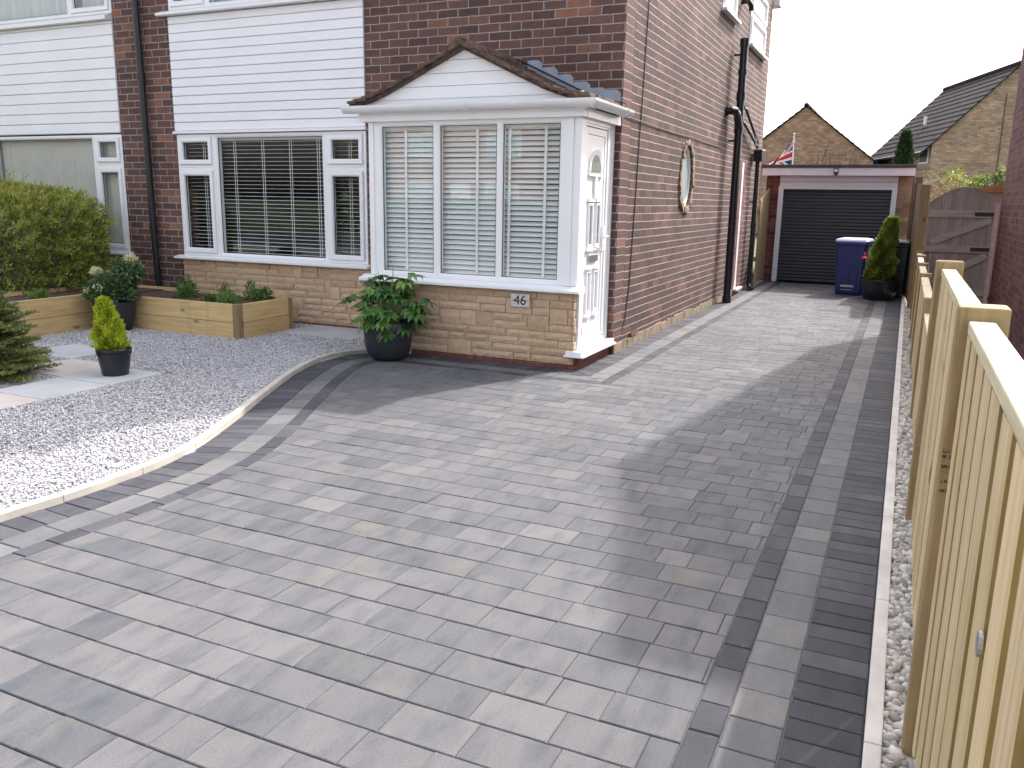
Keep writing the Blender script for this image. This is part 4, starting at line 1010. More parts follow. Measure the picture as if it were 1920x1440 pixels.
# ------------------------------------------------------------------ fences
def ribbed(m, x0, x1, y0, y1, z0, z1, step, rib=.012, brs=random):
    # vertical boards with two ribs each, on the face x0 (faces -X)
    y = y0
    while y < y1 - .01:
        e = min(y + step, y1); m.cur = brs.random(); j = brs.uniform(-.002, .002)
        m.box(x0 + rib + j, x1, y, e - .002, z0, z1)
        nr = 2; w_ = (e - y) / nr
        for k in range(nr):
            a = y + w_ * k + w_ * .12; b = y + w_ * (k + 1) - w_ * .22
            n0 = len(m.v); m.v += [(x0 + rib + j - .0005, a - .004, z0 + .001), (x0 + j, a + .004, z0 + .001), (x0 + j, b - .004, z0 + .001), (x0 + rib + j - .0005, b + .004, z0 + .001),
                                   (x0 + rib + j - .0005, a - .004, z1 - .001), (x0 + j, a + .004, z1 - .001), (x0 + j, b - .004, z1 - .001), (x0 + rib + j - .0005, b + .004, z1 - .001)]
            for q in ((0, 1, 5, 4), (1, 2, 6, 5), (2, 3, 7, 6), (4, 5, 6, 7)): m.f.append(tuple(n0 + i for i in q)[::-1]); m.r.append(m.cur)
        y = e
fA = thing('timber_fence', 'new pale pine fence panels nearest the camera with ribbed boards and thick square posts', 'fence', (2.51, -5, 0))
for k, yp in enumerate((-6.93, -5.08, -3.28)):
    m = MB(); m.cur = .2 + .3 * k; m.box(2.458, 2.562, yp - .045, yp + .045, -.05, 1.145); m.build('post', M_post, fA, bevel=.006)
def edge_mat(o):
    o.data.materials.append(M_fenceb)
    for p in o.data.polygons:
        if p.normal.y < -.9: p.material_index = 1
def pales(m, xa, xb, y0, y1, z0, z1, w_, pitch, off):
    y = y0 + off
    while y < y1 - .02:
        e = min(y + w_, y1); m.cur = random.random(); j = random.uniform(-.0015, .0015); c_ = .004
        if e - y > .03: m.prism([(xa + c_ + j, y), (xb + j, y), (xb + j, e), (xa + c_ + j, e), (xa + j, e - c_), (xa + j, y + c_)], 'z', z0, z1)
        y += pitch
for (a, b) in ((-6.88, -5.13), (-5.03, -3.33)):
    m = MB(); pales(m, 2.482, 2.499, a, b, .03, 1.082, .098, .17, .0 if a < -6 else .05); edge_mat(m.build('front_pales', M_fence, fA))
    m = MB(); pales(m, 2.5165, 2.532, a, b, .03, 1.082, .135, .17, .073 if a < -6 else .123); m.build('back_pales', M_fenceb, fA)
    m = MB(); m.cur = .5; m.box(2.480, 2.534, a, b, 1.084, 1.114); m.build('top_rail', M_rail, fA, bevel=.004)
    for z0 in (.2, .85):
        m = MB(); m.cur = .3; m.box(2.4995, 2.516, a, b, z0, z0 + .07); m.build('inner_rail', M_rail, fA)
fB = thing('low_timber_fence', 'lower pine fence stepping down between the tall posts and the gate', 'fence', (2.52, 1.5, 0))
lp = [-1.25, 1.0, 2.55, 4.2, 5.35]
m = MB()
for k, yp in enumerate(lp):
    m = MB(); m.cur = .1 + .15 * k; m.box(2.476, 2.576, yp - .04, yp + .04, -.05, .795); m.build('post', M_post, fB, bevel=.005)
ed = [(-3.23, -1.30, .70)] + [(lp[i] + .042, lp[i + 1] - .042, .765) for i in range(4)]
for (a, b, zt) in ed:
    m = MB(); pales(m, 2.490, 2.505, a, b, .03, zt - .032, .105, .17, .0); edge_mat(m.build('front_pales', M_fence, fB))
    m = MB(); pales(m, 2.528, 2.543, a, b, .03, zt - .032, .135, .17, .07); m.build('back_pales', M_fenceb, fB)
    m = MB(); m.cur = .4; m.box(2.487, 2.546, a, b, zt - .03, zt); m.build('top_rail', M_rail, fB, bevel=.003)
m = MB(); m.cur = .7; m.tube([(2.4836, -6.05, .78), (2.478, -6.05, .78)], .018, 14); m.build('galvanised_cap', M_steel, fA)
# stamp marks on the near post
m = MB()
srs = random.Random(2)
for r_ in range(9):
    if r_ in (2, 5, 7): continue
    for c_ in range(7):
        if srs.random() < .75: m.box(2.4800 - .0026 * c_ - .0014, 2.4800 - .0026 * c_, -5.1262, -5.1252, .80 - r_ * .012, .80 - r_ * .012 + (.007 if srs.random() < .6 else .003))
m.build('ink_stamp', M_inkblk, fA)
# tall fence and gate
fC = thing('tall_brown_fence', 'weathered brown close board fence between the gate post and the garage', 'fence', (2.5, 7, 0))
m = MB(); m.cur = .5; m.box(2.44, 2.56, 5.42, 5.53, 0, 1.66); m.build('gate_post', M_oldpost, fC, bevel=.006)
FX = lambda y_: 2.45 - (y_ - 5.5) * .034
m = MB(); y = 5.54
while y < 8.45:
    m.cur = random.random(); e = y + .115; j = random.uniform(0, .008); zt = 1.66 + (y - 5.5) * .035 + random.uniform(-.01, .01)
    m.prism([(FX(y) + j, y), (FX(y) + .018 + j, y), (FX(e) + .018, e - .004), (FX(e), e - .004)], 'z', .05, zt); y = e
m.build('boards', M_oldf, fC)
for z0 in (.3, 1.3): m = MB(); m.prism([(FX(5.54) + .03, 5.54), (FX(5.54) + .06, 5.54), (FX(8.45) + .06, 8.45), (FX(8.45) + .03, 8.45)], 'z', z0, z0 + .08); m.build('rail', M_oldf, fC)
m = MB(); m.cur = .3; m.box(2.37, 2.47, 7.0, 7.1, 0, 1.80); m.build('post', M_oldf, fC)
gt = thing('garden_gate', 'weathered brown arched wooden gate with diagonal braces against the brick wall', 'gate', (2.98, 5.47, 0))
gx0, gx1 = 2.572, 3.385
def gtop(x): t = (x - gx0) / (gx1 - gx0); return 1.395 + .235 * (1 - (2 * t - 1.05) ** 2) ** .5 * 1.0 if abs(2 * t - 1.05) < 1 else 1.395
m = MB(); x = gx0; i = 0
while x < gx1 - .01:
    e = min(x + .0815, gx1); m.cur = random.random(); za, zb = 1.40 + .22 * math.sin(math.pi * min(1, max(0, (x - gx0 + .02) / .87))) , 1.40 + .22 * math.sin(math.pi * min(1, max(0, (e - gx0 + .02) / .87)))
    m.prism([(x, .04), (e - .0025, .04), (e - .0025, zb), (x, za)], 'y', 5.47 + (i % 2) * .002, 5.49); x = e; i += 1
m.build('boards', M_gate, gt)
m = MB(); m.cur = .5
for z0 in (1.235, .78, .22): m = MB(); m.cur = .5; m.box(gx0 + .0, gx1 - .045, 5.445, 5.4695, z0, z0 + .095); m.build('rail', M_gatex, gt, bevel=.003)
def brace(xa, za, xb, zb, w_): 
    d = Vector((xb - xa, zb - za)).normalized(); nn = Vector((-d.y, d.x)) * w_ / 2
    m.prism([(xa - nn.x, za - nn.y), (xb - nn.x, zb - nn.y), (xb + nn.x, zb + nn.y), (xa + nn.x, za + nn.y)], 'y', 5.448, 5.4692)
for q_ in ((.90, 1.215), (.34, .755)): m = MB(); m.cur = .5; brace(gx0 + .06, q_[0], gx1 - .07, q_[1], .085); m.build('brace', M_gatex, gt, bevel=.003)
m = MB(); m.cur = .8; m.box(gx1 - .044, gx1, 5.448, 5.4692, .04, 1.42); m.build('hinge_stile', M_gatex, gt)
m = MB()
for z0 in (1.258, .803): m = MB(); m.box(gx1 - .27, gx1 - .05, 5.440, 5.4445, z0, z0 + .05); m.build('hinge', M_rub, gt)
m = MB(); n_s = 16
for k in range(n_s):
    xa, xb = gx0 + (gx1 - gx0) * k / n_s, gx0 + (gx1 - gx0) * (k + 1) / n_s; f_ = lambda x: 1.402 + .22 * math.sin(math.pi * min(1, max(0, (x - gx0 + .02) / .87)))
    m.prism([(xa, f_(xa)), (xb, f_(xb)), (xb, f_(xb) + .012), (xa, f_(xa) + .012)], 'y', 5.455, 5.495)
m.build('arched_cap', M_gatex, gt)
fD = thing('side_fence_panel', 'narrow grey wooden fence panel between the house corner and the garage', 'fence', (.02, 8.1, 0))
m = MB(); y = 7.72
while y < 8.62: m.cur = random.random(); e = y + .1; m.prism([(y, .04), (e - .006, .04), (e - .006, 1.42 + (y - 7.72) * .22), ((y + e) / 2, 1.46 + (y - 7.72) * .22), (y, 1.42 + (y - 7.72) * .22)], 'x', .02, .04); y = e
m.build('pales', M_oldpost, fD)
for z0 in (.4, 1.2): m = MB(); m.box(-.02, .0195, 7.72, 8.62, z0, z0 + .07); m.build('rail', M_oldpost, fD)

# ------------------------------------------------------------------ foliage helpers
def leafquads(C, D, size, asp=.4, jit=.5, fold=False):
    # C centres, D directions (unit), size array -> diamond quads
    n = len(C); D = D + rng.normal(0, jit, (n, 3)); D /= np.linalg.norm(D, axis=1)[:, None] + 1e-9
    U = rng.normal(0, 1, (n, 3)); S_ = np.cross(D, U); S_ /= np.linalg.norm(S_, axis=1)[:, None] + 1e-9
    s_ = (size if np.ndim(size) else np.full(n, size)); s_ = s_[:, None]
    V = np.stack([C, C + D * s_ * .5 + S_ * s_ * asp / 2, C + D * s_, C + D * s_ * .5 - S_ * s_ * asp / 2], 1)
    return V
def leafmesh(name, V, mat, parent=None, r=None, origin=None):
    n = V.shape[0]; F = np.arange(n * 4).reshape(n, 4)
    return mesh_np(name, V.reshape(-1, 3), F, mat, parent, r if r is not None else rng.random(n), origin)
def sph(n):
    v = rng.normal(0, 1, (n, 3)); return v / np.linalg.norm(v, axis=1)[:, None]

# conifer bush in front of the adjoining house
bush = thing('conifer_bush', 'big rounded olive green conifer bush in front of the adjoining house window', 'bush', (-7.2, -1.0, 0))
n = 95000
c0 = np.array([-7.42, -.98, .62]); rad = np.array([1.62, .88, .80])
d = sph(n); E_ = 4.2
sup = d / ((np.abs(d) ** E_).sum(1) ** (1 / E_))[:, None]
lump = 1 + .05 * np.sin(d[:, 0] * 5 + 1) * np.cos(d[:, 2] * 6) + .035 * np.sin(d[:, 1] * 9 + d[:, 0] * 7) + .03 * np.sin(d[:, 0] * 19 + d[:, 2] * 17)
lump *= 1 - .05 * (d[:, 0] > .2) * (d[:, 2] > .3) * np.minimum(1, (d[:, 0] - .2) * 3)
P_ = sup * rad; hf = np.zeros(n)
for q in range(14):
    kv = rng.normal(0, 1, 3); kv *= rng.uniform(38, 75) / np.linalg.norm(kv); hf += np.sin(P_ @ kv + rng.uniform(0, 6.28))
hf /= 3.0
lump += .030 * hf
dp = 1 - rng.exponential(.040, n).clip(0, .35)
Cc = c0 + sup * rad * (lump * dp)[:, None]
Cc = Cc[(Cc[:, 2] > .02) & (Cc[:, 1] < -.1)]; m_ = len(Cc)
dd = (Cc - c0) / rad; dd /= np.linalg.norm(dd, axis=1)[:, None]; dd[:, 2] += .35
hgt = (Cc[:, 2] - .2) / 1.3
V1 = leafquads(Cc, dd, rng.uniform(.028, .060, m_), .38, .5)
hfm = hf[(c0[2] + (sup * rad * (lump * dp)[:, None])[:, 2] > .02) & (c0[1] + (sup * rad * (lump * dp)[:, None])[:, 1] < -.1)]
r1 = np.clip(.34 + .34 * hgt + .22 * hfm + rng.normal(0, .10, m_), 0, 1)  # shade of the clump gaps painted into leaf tone; upper leaves yellower
# long top shoots
ns = 260; ts = sph(ns); ts[:, 2] = np.abs(ts[:, 2]) + .35; ts /= np.linalg.norm(ts, axis=1)[:, None]
Q, rq = [], []
for k in range(ns):
    p = c0 + ts[k] / ((np.abs(ts[k]) ** 3.2).sum() ** (1 / 3.2)) * rad * .96; dr = ts[k] * np.array([.8, .6, 1.0]) + rng.normal(0, .35, 3); dr /= np.linalg.norm(dr); L = rng.uniform(.06, .22) * (1.3 if k % 7 == 0 else 1)
    for t in np.linspace(0, L, int(L / .008)): Q.append(p + dr * t); rq.append(dr)
Q = np.array(Q); V2 = leafquads(Q, np.array(rq), rng.uniform(.02, .04, len(Q)), .35, .6)
V2 = V2[(V2[:, 0, 1] < -.08)]; Q = Q[:len(V2)]
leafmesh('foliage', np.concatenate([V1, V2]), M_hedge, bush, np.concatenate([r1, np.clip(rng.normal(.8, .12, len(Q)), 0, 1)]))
m = MB()
for k in range(9): a = k * .7; m.tube([(-7.1 + .1 * math.cos(a), -.95 + .06 * math.sin(a), 0), (-7.1 + .6 * math.cos(a), -.95 + .4 * math.sin(a), .6), (-7.1 + 1.1 * math.cos(a), -.95 + .7 * math.sin(a), 1.0)], [.03, .018, .006], 7)
m.build('stems', M_bark, bush)

# fir tree at left edge
fir = thing('fir_tree', 'young dark green fir with layered needle branches at the left edge of the gravel', 'tree', (-3.58, -3.42, 0))
FC = np.array([-3.74, -3.42, 0]); Vs, rs_ = [], []; m = MB(); m.tube([tuple(FC), tuple(FC + (0, 0, .85))], [.03, .006], 8)
frs = np.random.default_rng(5)
for tier in range(13):
    zt = .05 + .058 * tier + frs.uniform(-.02, .02); Rr = .48 * (1 - tier / 14.5) ** .8
    for b in range(13):
        a = 2 * math.pi * (b + .5 * (tier % 2) + frs.uniform(-.25, .25)) / 13; L = Rr * frs.uniform(.8, 1.1); droop = frs.uniform(-.20, .18); zt += frs.uniform(-.028, .028)
        p0 = FC + (0, 0, zt); dr = np.array([math.cos(a), math.sin(a), .12 + droop]); m.tube([tuple(p0), tuple(p0 + dr * L)], [.006, .002], 4, False)
        tws = [(p0 + dr * L * t, dr, .10 * (1 - t) + .03) for t in np.linspace(.2, 1, 12)]
        for (q, dq, tl) in tws:
            for sgn in (-1, 1):
                sd = np.array([-dr[1], dr[0], 0]) * sgn + dr * .8; sd /= np.linalg.norm(sd); LL = tl + .05 * frs.random()
                for t in np.linspace(0, LL, 7):
                    for _ in range(3): Vs.append(q + sd * t); rs_.append(sd + frs.normal(0, .8, 3) * np.array([1, 1, .7]) + np.array([0, 0, .25]))
            for t in range(5): Vs.append(q + dr * .01 * t); rs_.append(dr + frs.normal(0, .7, 3))
Vs = np.array(Vs); rs_ = np.array(rs_); rs_ /= np.linalg.norm(rs_, axis=1)[:, None]
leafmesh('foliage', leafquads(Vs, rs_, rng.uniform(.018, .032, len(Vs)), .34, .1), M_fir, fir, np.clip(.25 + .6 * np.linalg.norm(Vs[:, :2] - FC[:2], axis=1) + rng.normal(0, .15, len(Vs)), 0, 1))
m.build('trunk', M_bark, fir)

def pot(m, prof, c): m.lathe(prof, c, 40)
# small pot with golden conifer
t = thing('potted_golden_conifer', 'small bright lime conifer in a glossy black pot on a slab', 'potted plant', (-2.985, -2.87, .026))
c = (-2.985, -2.87, .026)
m = MB(); pot(m, [(.090, 0), (.094, .004), (.118, .155), (.123, .157), (.124, .172), (.120, .175), (.125, .178), (.127, .198), (.124, .202), (.116, .202), (.112, .17)], c); m.build('pot', M_potg, t, smooth=False)
m = MB(); m.lathe([(.0, 0.165), (.06, .173), (.112, .17)][::-1], c, 24); m.build('soil', M_soil, t)
def cone_foliage(name, base, H, R0, n, mat, parent, lean=(0, 0), size=(.02, .04), rr=(.0, .3), prof=None, up=1.6, spikes=0, lumps=.12):
    t = rng.random(n) ** .8; a = rng.uniform(0, 6.283, n)
    pr = prof(t) if prof else np.minimum(1, (t + .08) * 5) * (1 - t) ** .75
    rad_ = R0 * pr * (1 - rng.exponential(.16, n).clip(0, .9)) * (1 + lumps * np.sin(a * 3 + t * 9) + lumps * np.sin(a * 5 - t * 17))
    C = np.stack([base[0] + rad_ * np.cos(a) + lean[0] * t * H, base[1] + rad_ * np.sin(a) + lean[1] * t * H, base[2] + t * H], 1)
    D = np.stack([np.cos(a), np.sin(a), np.full(n, up)], 1); D /= np.linalg.norm(D, axis=1)[:, None]
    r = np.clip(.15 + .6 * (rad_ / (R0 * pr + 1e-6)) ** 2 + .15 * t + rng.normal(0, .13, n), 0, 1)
    return leafmesh(name, leafquads(C, D, rng.uniform(*size, n), .32, .35), mat, parent, r)
cone_foliage('foliage', (c[0] - .01, c[1], .195), .36, .098, 8000, M_gold, t, lean=(-.16, 0), size=(.02, .075), up=2.4, lumps=.22)
# big dark pot with skimmia and pale hydrangea
c = (-4.78, -1.33, .01)
t = thing('potted_flowering_shrub', 'dark tapered pot of evergreen shrub with cream flower heads in the planter corner', 'potted plant', c)
m = MB(); pot(m, [(.13, 0), (.145, .01), (.18, .15), (.20, .29), (.20, .305), (.185, .305), (.18, .27)], c); m.build('pot', M_pot, t, smooth=True)
d = sph(5200); d[:, 2] = np.abs(d[:, 2]) * 1.0 - .25; C = np.array([-4.80, -1.33, .40]) + d * np.array([.22, .22, .21]) * (1 - rng.exponential(.12, 5200).clip(0, .6))[:, None] * (1 + .12 * np.sin(d[:, 0] * 9 + d[:, 2] * 7))[:, None]
leafmesh('foliage', leafquads(C, d, rng.uniform(.03, .06, len(C)), .42, .6), M_dkleaf, t)
C2 = np.array([-4.70, -1.20, .60]) + sph(1500) * np.array([.17, .14, .13]) * rng.random((1500, 1)) ** .4
leafmesh('foliage', leafquads(C2, sph(1500), rng.uniform(.03, .065, 1500), .5, .5), M_dkleaf, t)
fl_ = []
for p, r_, nn in (((-4.98, -1.34, .60), .05, 260), ((-4.66, -1.20, .72), .06, 360), ((-4.66, -1.42, .36), .045, 120), ((-4.90, -1.52, .42), .035, 90), ((-4.76, -1.52, .46), .04, 90)):
    fl_.append(leafquads(np.array(p) + sph(nn) * r_ * np.array([1, 1, .75]), sph(nn), rng.uniform(.014, .026, nn), .8, .4))
for i, f_ in enumerate(fl_): leafmesh('flower_head', f_, M_cream, t)

# fatsia by the porch
c = (-1.635, -1.20, .002)
t = thing('potted_fatsia', 'large leafed glossy green shrub in a rounded charcoal pot against the porch', 'potted plant', c)
m = MB(); pot(m, [(.115, 0), (.14, .006), (.168, .03), (.19, .085), (.203, .17), (.211, .25), (.215, .325), (.211, .330), (.202, .330), (.196, .29)], c); m.build('pot', M_pot, t, smooth=True)
m = MB(); m.lathe([(.197, .29), (.1, .30), (.0, .30)], c, 24); m.build('soil', M_soil, t)
def palm_leaf(m, c, tip_dir, up, size, rs):
    # lobed hand leaf: 7 lobes fanned from the stalk point
    tip = Vector(tip_dir).normalized(); upv = Vector(up).normalized(); side = tip.cross(upv).normalized(); upv = side.cross(tip).normalized()
    c = Vector(c); m.cur = rs.random()
    for k in range(7):
        a = (k - 3) * .56; L = size * (1 - .085 * abs(k - 3) ** 1.2) ; d = tip * math.cos(a) + side * math.sin(a); s_ = upv.cross(d).normalized(); dr = -.0
        w_ = size * .155; seg_ = 5; prev = None
        for i in range(seg_ + 1):
            tt = i / seg_; ww = w_ * (math.sin(math.pi * min(1, tt * .88 + .12)) ** .8) + .001
            if i == seg_: ww = .001
            p = c + d * L * tt - upv * (size * .32 * tt * tt) + upv * .01 * math.sin(tt * 6 + k)
            a_, b_, e_ = p - s_ * ww - upv * ww * .0, p + upv * -ww * .35, p + s_ * ww
            if prev:
                n0 = len(m.v); m.v += [tuple(q) for q in (prev[0], prev[1], prev[2], a_, b_, e_)]; m.f += [(n0, n0 + 1, n0 + 4, n0 + 3), (n0 + 1, n0 + 2, n0 + 5, n0 + 4)]; m.r += [m.cur, min(1, m.cur + .08)]
            prev = (a_, b_, e_)
m = MB(); st = MB(); frs2 = random.Random(12)
for k in range(74):
    a = frs2.uniform(0, 6.283); lay = k / 74; el_ = frs2.uniform(-.55, .5) if k < 48 else frs2.uniform(.5, 1.25); Ln = frs2.uniform(.15, .31) if k < 48 else frs2.uniform(.16, .30)
    hz = .40 + frs2.uniform(-.03, .10); base_ = Vector((c[0] + .03 * math.cos(a), c[1] + .03 * math.sin(a), hz))
    d = Vector((math.cos(a) * math.cos(el_), math.sin(a) * math.cos(el_), math.sin(el_))); p = base_ + d * Ln
    if p.y > -.90: p.y = -.90 - frs2.random() * .05
    st.tube([tuple(base_ - Vector((0, 0, .12))), tuple(base_ + d * Ln * .5), tuple(p)], [.006, .004, .003], 5, False)
    dt = Vector((math.cos(a), math.sin(a), -.35 + .4 * math.sin(el_))); palm_leaf(m, p, dt, (0, 0, 1), frs2.uniform(.095, .155), frs2)
st.tube([(c[0] - .09, c[1] + .05, .3), (c[0] - .16, c[1] + .1, .74)], .003, 5); st.tube([(c[0] + .02, c[1], .3), (c[0] + .02, c[1] + .06, .78)], .003, 5); st.tube([(c[0], c[1], .28), (c[0] + .01, c[1], .5)], .014, 7)
fo_ = m.build('foliage', M_fats, t); st.build('stems', plain('green_stem', (.14, .18, .07), .6), t)

# ------------------------------------------------------------------ raised bed
bed = thing('raised_sleeper_bed', 'L shaped raised flower bed of pale timber sleepers on the gravel by the house', 'raised bed', (-4.4, -.8, 0))
yb = -1.135
m = MB()
for z0, z1 in ((-.01, .168), (.172, .345)):
    m.cur = random.random(); m.box(-5.06, -3.43, yb, yb + .045, z0, z1)
m.build('front_boards', M_sleeper, bed, bevel=.003)
m = MB()
for z0, z1 in ((-.01, .168), (.172, .345)): m.cur = random.random(); m.box(-3.40, -3.36, yb + .065, -.405, z0, z1)
m.build('end_boards', M_sleepery, bed, bevel=.003)
m = MB(); m.cur = .4; m.box(-3.429, -3.362, yb - .006, yb + .062, -.01, .348); m.cur = .7; m.box(-3.43, -3.355, -.403, -.345, -.01, .342); m.build('corner_post', M_sleeperp, bed, bevel=.003)
m = MB()
for z0, z1 in ((-.01, .178), (.182, .365)): m.cur = random.random(); m.box(-5.14, -5.095, -3.2, yb + .04, z0, z1)
for z0, z1 in ((-.01, .178), (.182, .365)): m.cur = random.random(); m.box(-5.14, -6.6, -3.25, -3.205, z0, z1)
m.build('side_boards', M_sleepery, bed, bevel=.003)
m = MB(); m.cur = .5; m.box(-5.90, -5.86, -3.2, -.25, 0, .36); m.cur = .2; m.box(-5.86, -3.43, -.36, -.32, 0, .345); m.build('rear_boards', M_sleepery, bed)
m = MB(); m.box(-5.86, -5.141, -3.2, -.361, 0, .322); m.box(-5.1405, -3.431, yb + .0455, -.3605, 0, .312); m.build('soil', M_soil, bed)
hr = random.Random(9)
for k, (px, py, hh, rr, lab) in enumerate([(-5.36, -2.75, .16, .10, 'leafy green clump in the bed nearest the fir tree'), (-5.40, -2.25, .20, .13, 'broad leafed young plant in the bed below the conifer bush'), (-5.38, -1.70, .10, .09, 'small low seedling clump in the bed behind the flowering shrub pot'),
        (-4.60, -.55, .20, .09, 'upright feathery green plant in the bed below the black drainpipe'), (-4.45, -.72, .13, .10, 'round fern like clump at the front of the bed below the drainpipe'), (-4.0, -.62, .17, .06, 'thin sprig in the middle of the front bed'), (-3.92, -.92, .08, .08, 'sparse grey green clump near the front board of the bed'),
        (-3.72, -.55, .18, .06, 'tall thin sprig behind the herb clumps in the front bed'), (-3.62, -.98, .14, .11, 'dense bright herb clump near the right corner of the bed'), (-3.50, -.62, .15, .11, 'spreading herb clump filling the right corner of the bed')]):
    nn = 420 if rr > .08 else 200
    d = sph(nn); d[:, 2] = np.abs(d[:, 2]); C = np.array([px, py, .315]) + d * np.array([rr, rr, hh]) * rng.uniform(.35, 1, (nn, 1))
    tag(leafmesh('bedding_plant', leafquads(C, d + np.array([0, 0, .4]), rng.uniform(.02, .05 if k != 1 else .09, nn), .45, .45), M_herb, None, np.clip(rng.normal(.45 + .2 * (k % 3), .2, nn), 0, 1), origin=(px, py, .31)), lab, 'plant', 'small plants in the raised bed')

# ------------------------------------------------------------------ bins and pot conifer
def bin_(name, label, mat, cx, cy, lidmat, rz, W=.46, Hh=.86):
    t = thing(name, label, 'wheelie bin', (cx, cy, 0)); t.rotation_euler = (0, 0, 0)
    Mx = Matrix.Translation((cx, cy, 0)) @ Matrix.Rotation(rz, 4, 'Z')
    def loft(m, secs):
        b = len(m.v)
        for (w0, d0, d1, z) in secs:
            ch = .03
            for p in ((-w0 + ch, d0), (w0 - ch, d0), (w0, d0 + ch), (w0, d1 - ch), (w0 - ch, d1), (-w0 + ch, d1), (-w0, d1 - ch), (-w0, d0 + ch)): m.v.append(tuple(Mx @ Vector((p[0], p[1], z))))
        for i in range(len(secs) - 1):
            for k in range(8): j = (k + 1) % 8; m.f.append((b + i*8 + k, b + i*8 + j, b + (i+1)*8 + j, b + (i+1)*8 + k)); m.r.append(0)
        m.f.append(tuple(b + k for k in range(8))[::-1]); m.f.append(tuple(b + (len(secs)-1)*8 + k for k in range(8))); m.r += [0, 0]
    m = MB(); loft(m, [(.18, -.20, .12, .0), (.20, -.215, .15, .05), (.225, -.25, .20, Hh - .10), (.235, -.26, .21, Hh - .085), (.235, -.26, .21, Hh - .05)])
    for k in (-.11, 0, .11): m.box(k - .008, k + .008, -.238, -.225, .12, Hh - .14, M=Mx @ Matrix.Rotation(0, 4, 'X'))
    m.build('body', mat, t, bevel=.006)
    m = MB(); loft(m, [(.24, -.275, .22, Hh - .05), (.245, -.28, .225, Hh - .025), (.235, -.25, .21, Hh), (.17, -.16, .15, Hh + .018)]); m.build('lid', lidmat, t, bevel=.006)
    for s_ in (-1, 1): m = MB(); m.tube([tuple(Mx @ Vector((s_ * .19, .17, .085))), tuple(Mx @ Vector((s_ * .235, .17, .085)))], .085, 18); m.build('wheel', M_rub, t)
    m = MB(); m.tube([tuple(Mx @ Vector((-.2, .21, Hh - .04))), tuple(Mx @ Vector((-.2, .27, Hh - .03))), tuple(Mx @ Vector((.2, .27, Hh - .03))), tuple(Mx @ Vector((.2, .21, Hh - .04)))], .014, 8); m.build('handle', mat, t)
    return t, Mx
M_blueb = plain('blue_bin_plastic', (.022, .032, .165), .42, var=.08)
M_greenb = plain('dark_green_bin_plastic', (.010, .022, .018), .35, var=.1)
M_lidl = plain('faded_lilac_lid', (.34, .37, .56), .45, var=.1)
bt, Mx = bin_('blue_wheelie_bin', 'blue wheelie bin with pale faded lid in front of the roller door', M_blueb, 1.62, 7.05, M_lidl, R(-8))
m = MB(); m.box(-.10, .07, -.2685, -.255, .085, .092, M=Mx); m.box(-.11, .08, -.243, -.232, .13, .16, M=Mx); m.build('foot_grip', M_steel, bt)
bin_('green_wheelie_bin', 'dark green wheelie bin behind the pot conifer by the tall fence', M_greenb, 2.20, 7.0, M_greenb, R(-4))
m = MB(); m.tube([(1.285, 7.15, .88), (1.275, 7.14, 1.0)], .012, 8); tag(m.build('paint_brush', M_steel, origin=(1.285, 7.15, .9)), 'small pale scraper end sticking up beside the blue bin', 'tool') if False else None
t = thing('potted_cone_conifer', 'tall leaning green conifer in a wide black tub between the two bins', 'potted plant', (2.04, 6.48, 0))
c = (2.04, 6.48, 0)
m = MB(); pot(m, [(.19, 0), (.21, .01), (.242, .12), (.258, .25), (.265, .285), (.258, .30), (.24, .30), (.235, .26)], c); m.build('tub', M_potg, t, smooth=False)
m = MB(); m.lathe([(.235, .265), (.1, .28), (.0, .28)], c, 24); m.build('soil', M_soil, t)
cone_foliage('foliage', (2.0, 6.48, .27), .92, .195, 16000, M_cone, t, lean=(.14, 0), size=(.03, .07), up=1.2, prof=lambda t_: np.minimum(1, (t_ + .15) * 4) * (1.02 - t_) ** .36 * (1 - .30 * t_) * (1 + .10 * np.sin(t_ * 23) + .07 * np.sin(t_ * 41 + 1)), lumps=.15)
m = MB(); m.tube([(1.80, 6.62, .66), (1.795, 6.615, .62)], .006, 6); b0 = len(m.v)
m.lathe([(.0, -.02), (.03, -.012), (.038, .01), (.02, .03), (.0, .034)], (1.79, 6.60, .59), 12); m.tube([(1.79, 6.60, .62), (1.80, 6.60, .66), (1.785, 6.60, .68)], .012, 7)
tag(m.build('pink_ornament', plain('bright_pink', (.75, .04, .06), .4), origin=(1.79, 6.6, .6)), 'small bright pink ornament hanging beside the blue bin', 'ornament')
m = MB(); m.box(2.425, 2.433, 6.60, 6.69, .30, .47); tag(m.build('wall_key_plate', plain('pale_cream_plate', (.62, .60, .44), .5, var=.4, scale=90), origin=(2.43, 6.65, .3)), 'pale perforated offcut leaning on the tall fence by the green bin', 'offcut')

# ------------------------------------------------------------------ background
# flag
t = thing('flag_on_pole', 'drooping red white and blue union flag on a pole behind the garage', 'flag', (-.50, 16, 0))
m = MB(); m.tube([(-.45, 16, 0), (-.535, 16, 3.1)], .016, 8); m.build('pole', M_gut, t)
m = MB(); m.lathe([(.0, -.03), (.03, 0), (.0, .03)], (-.537, 16, 3.13), 10); m.build('finial', plain('brass', (.6, .42, .18), .4, metal=.6), t)
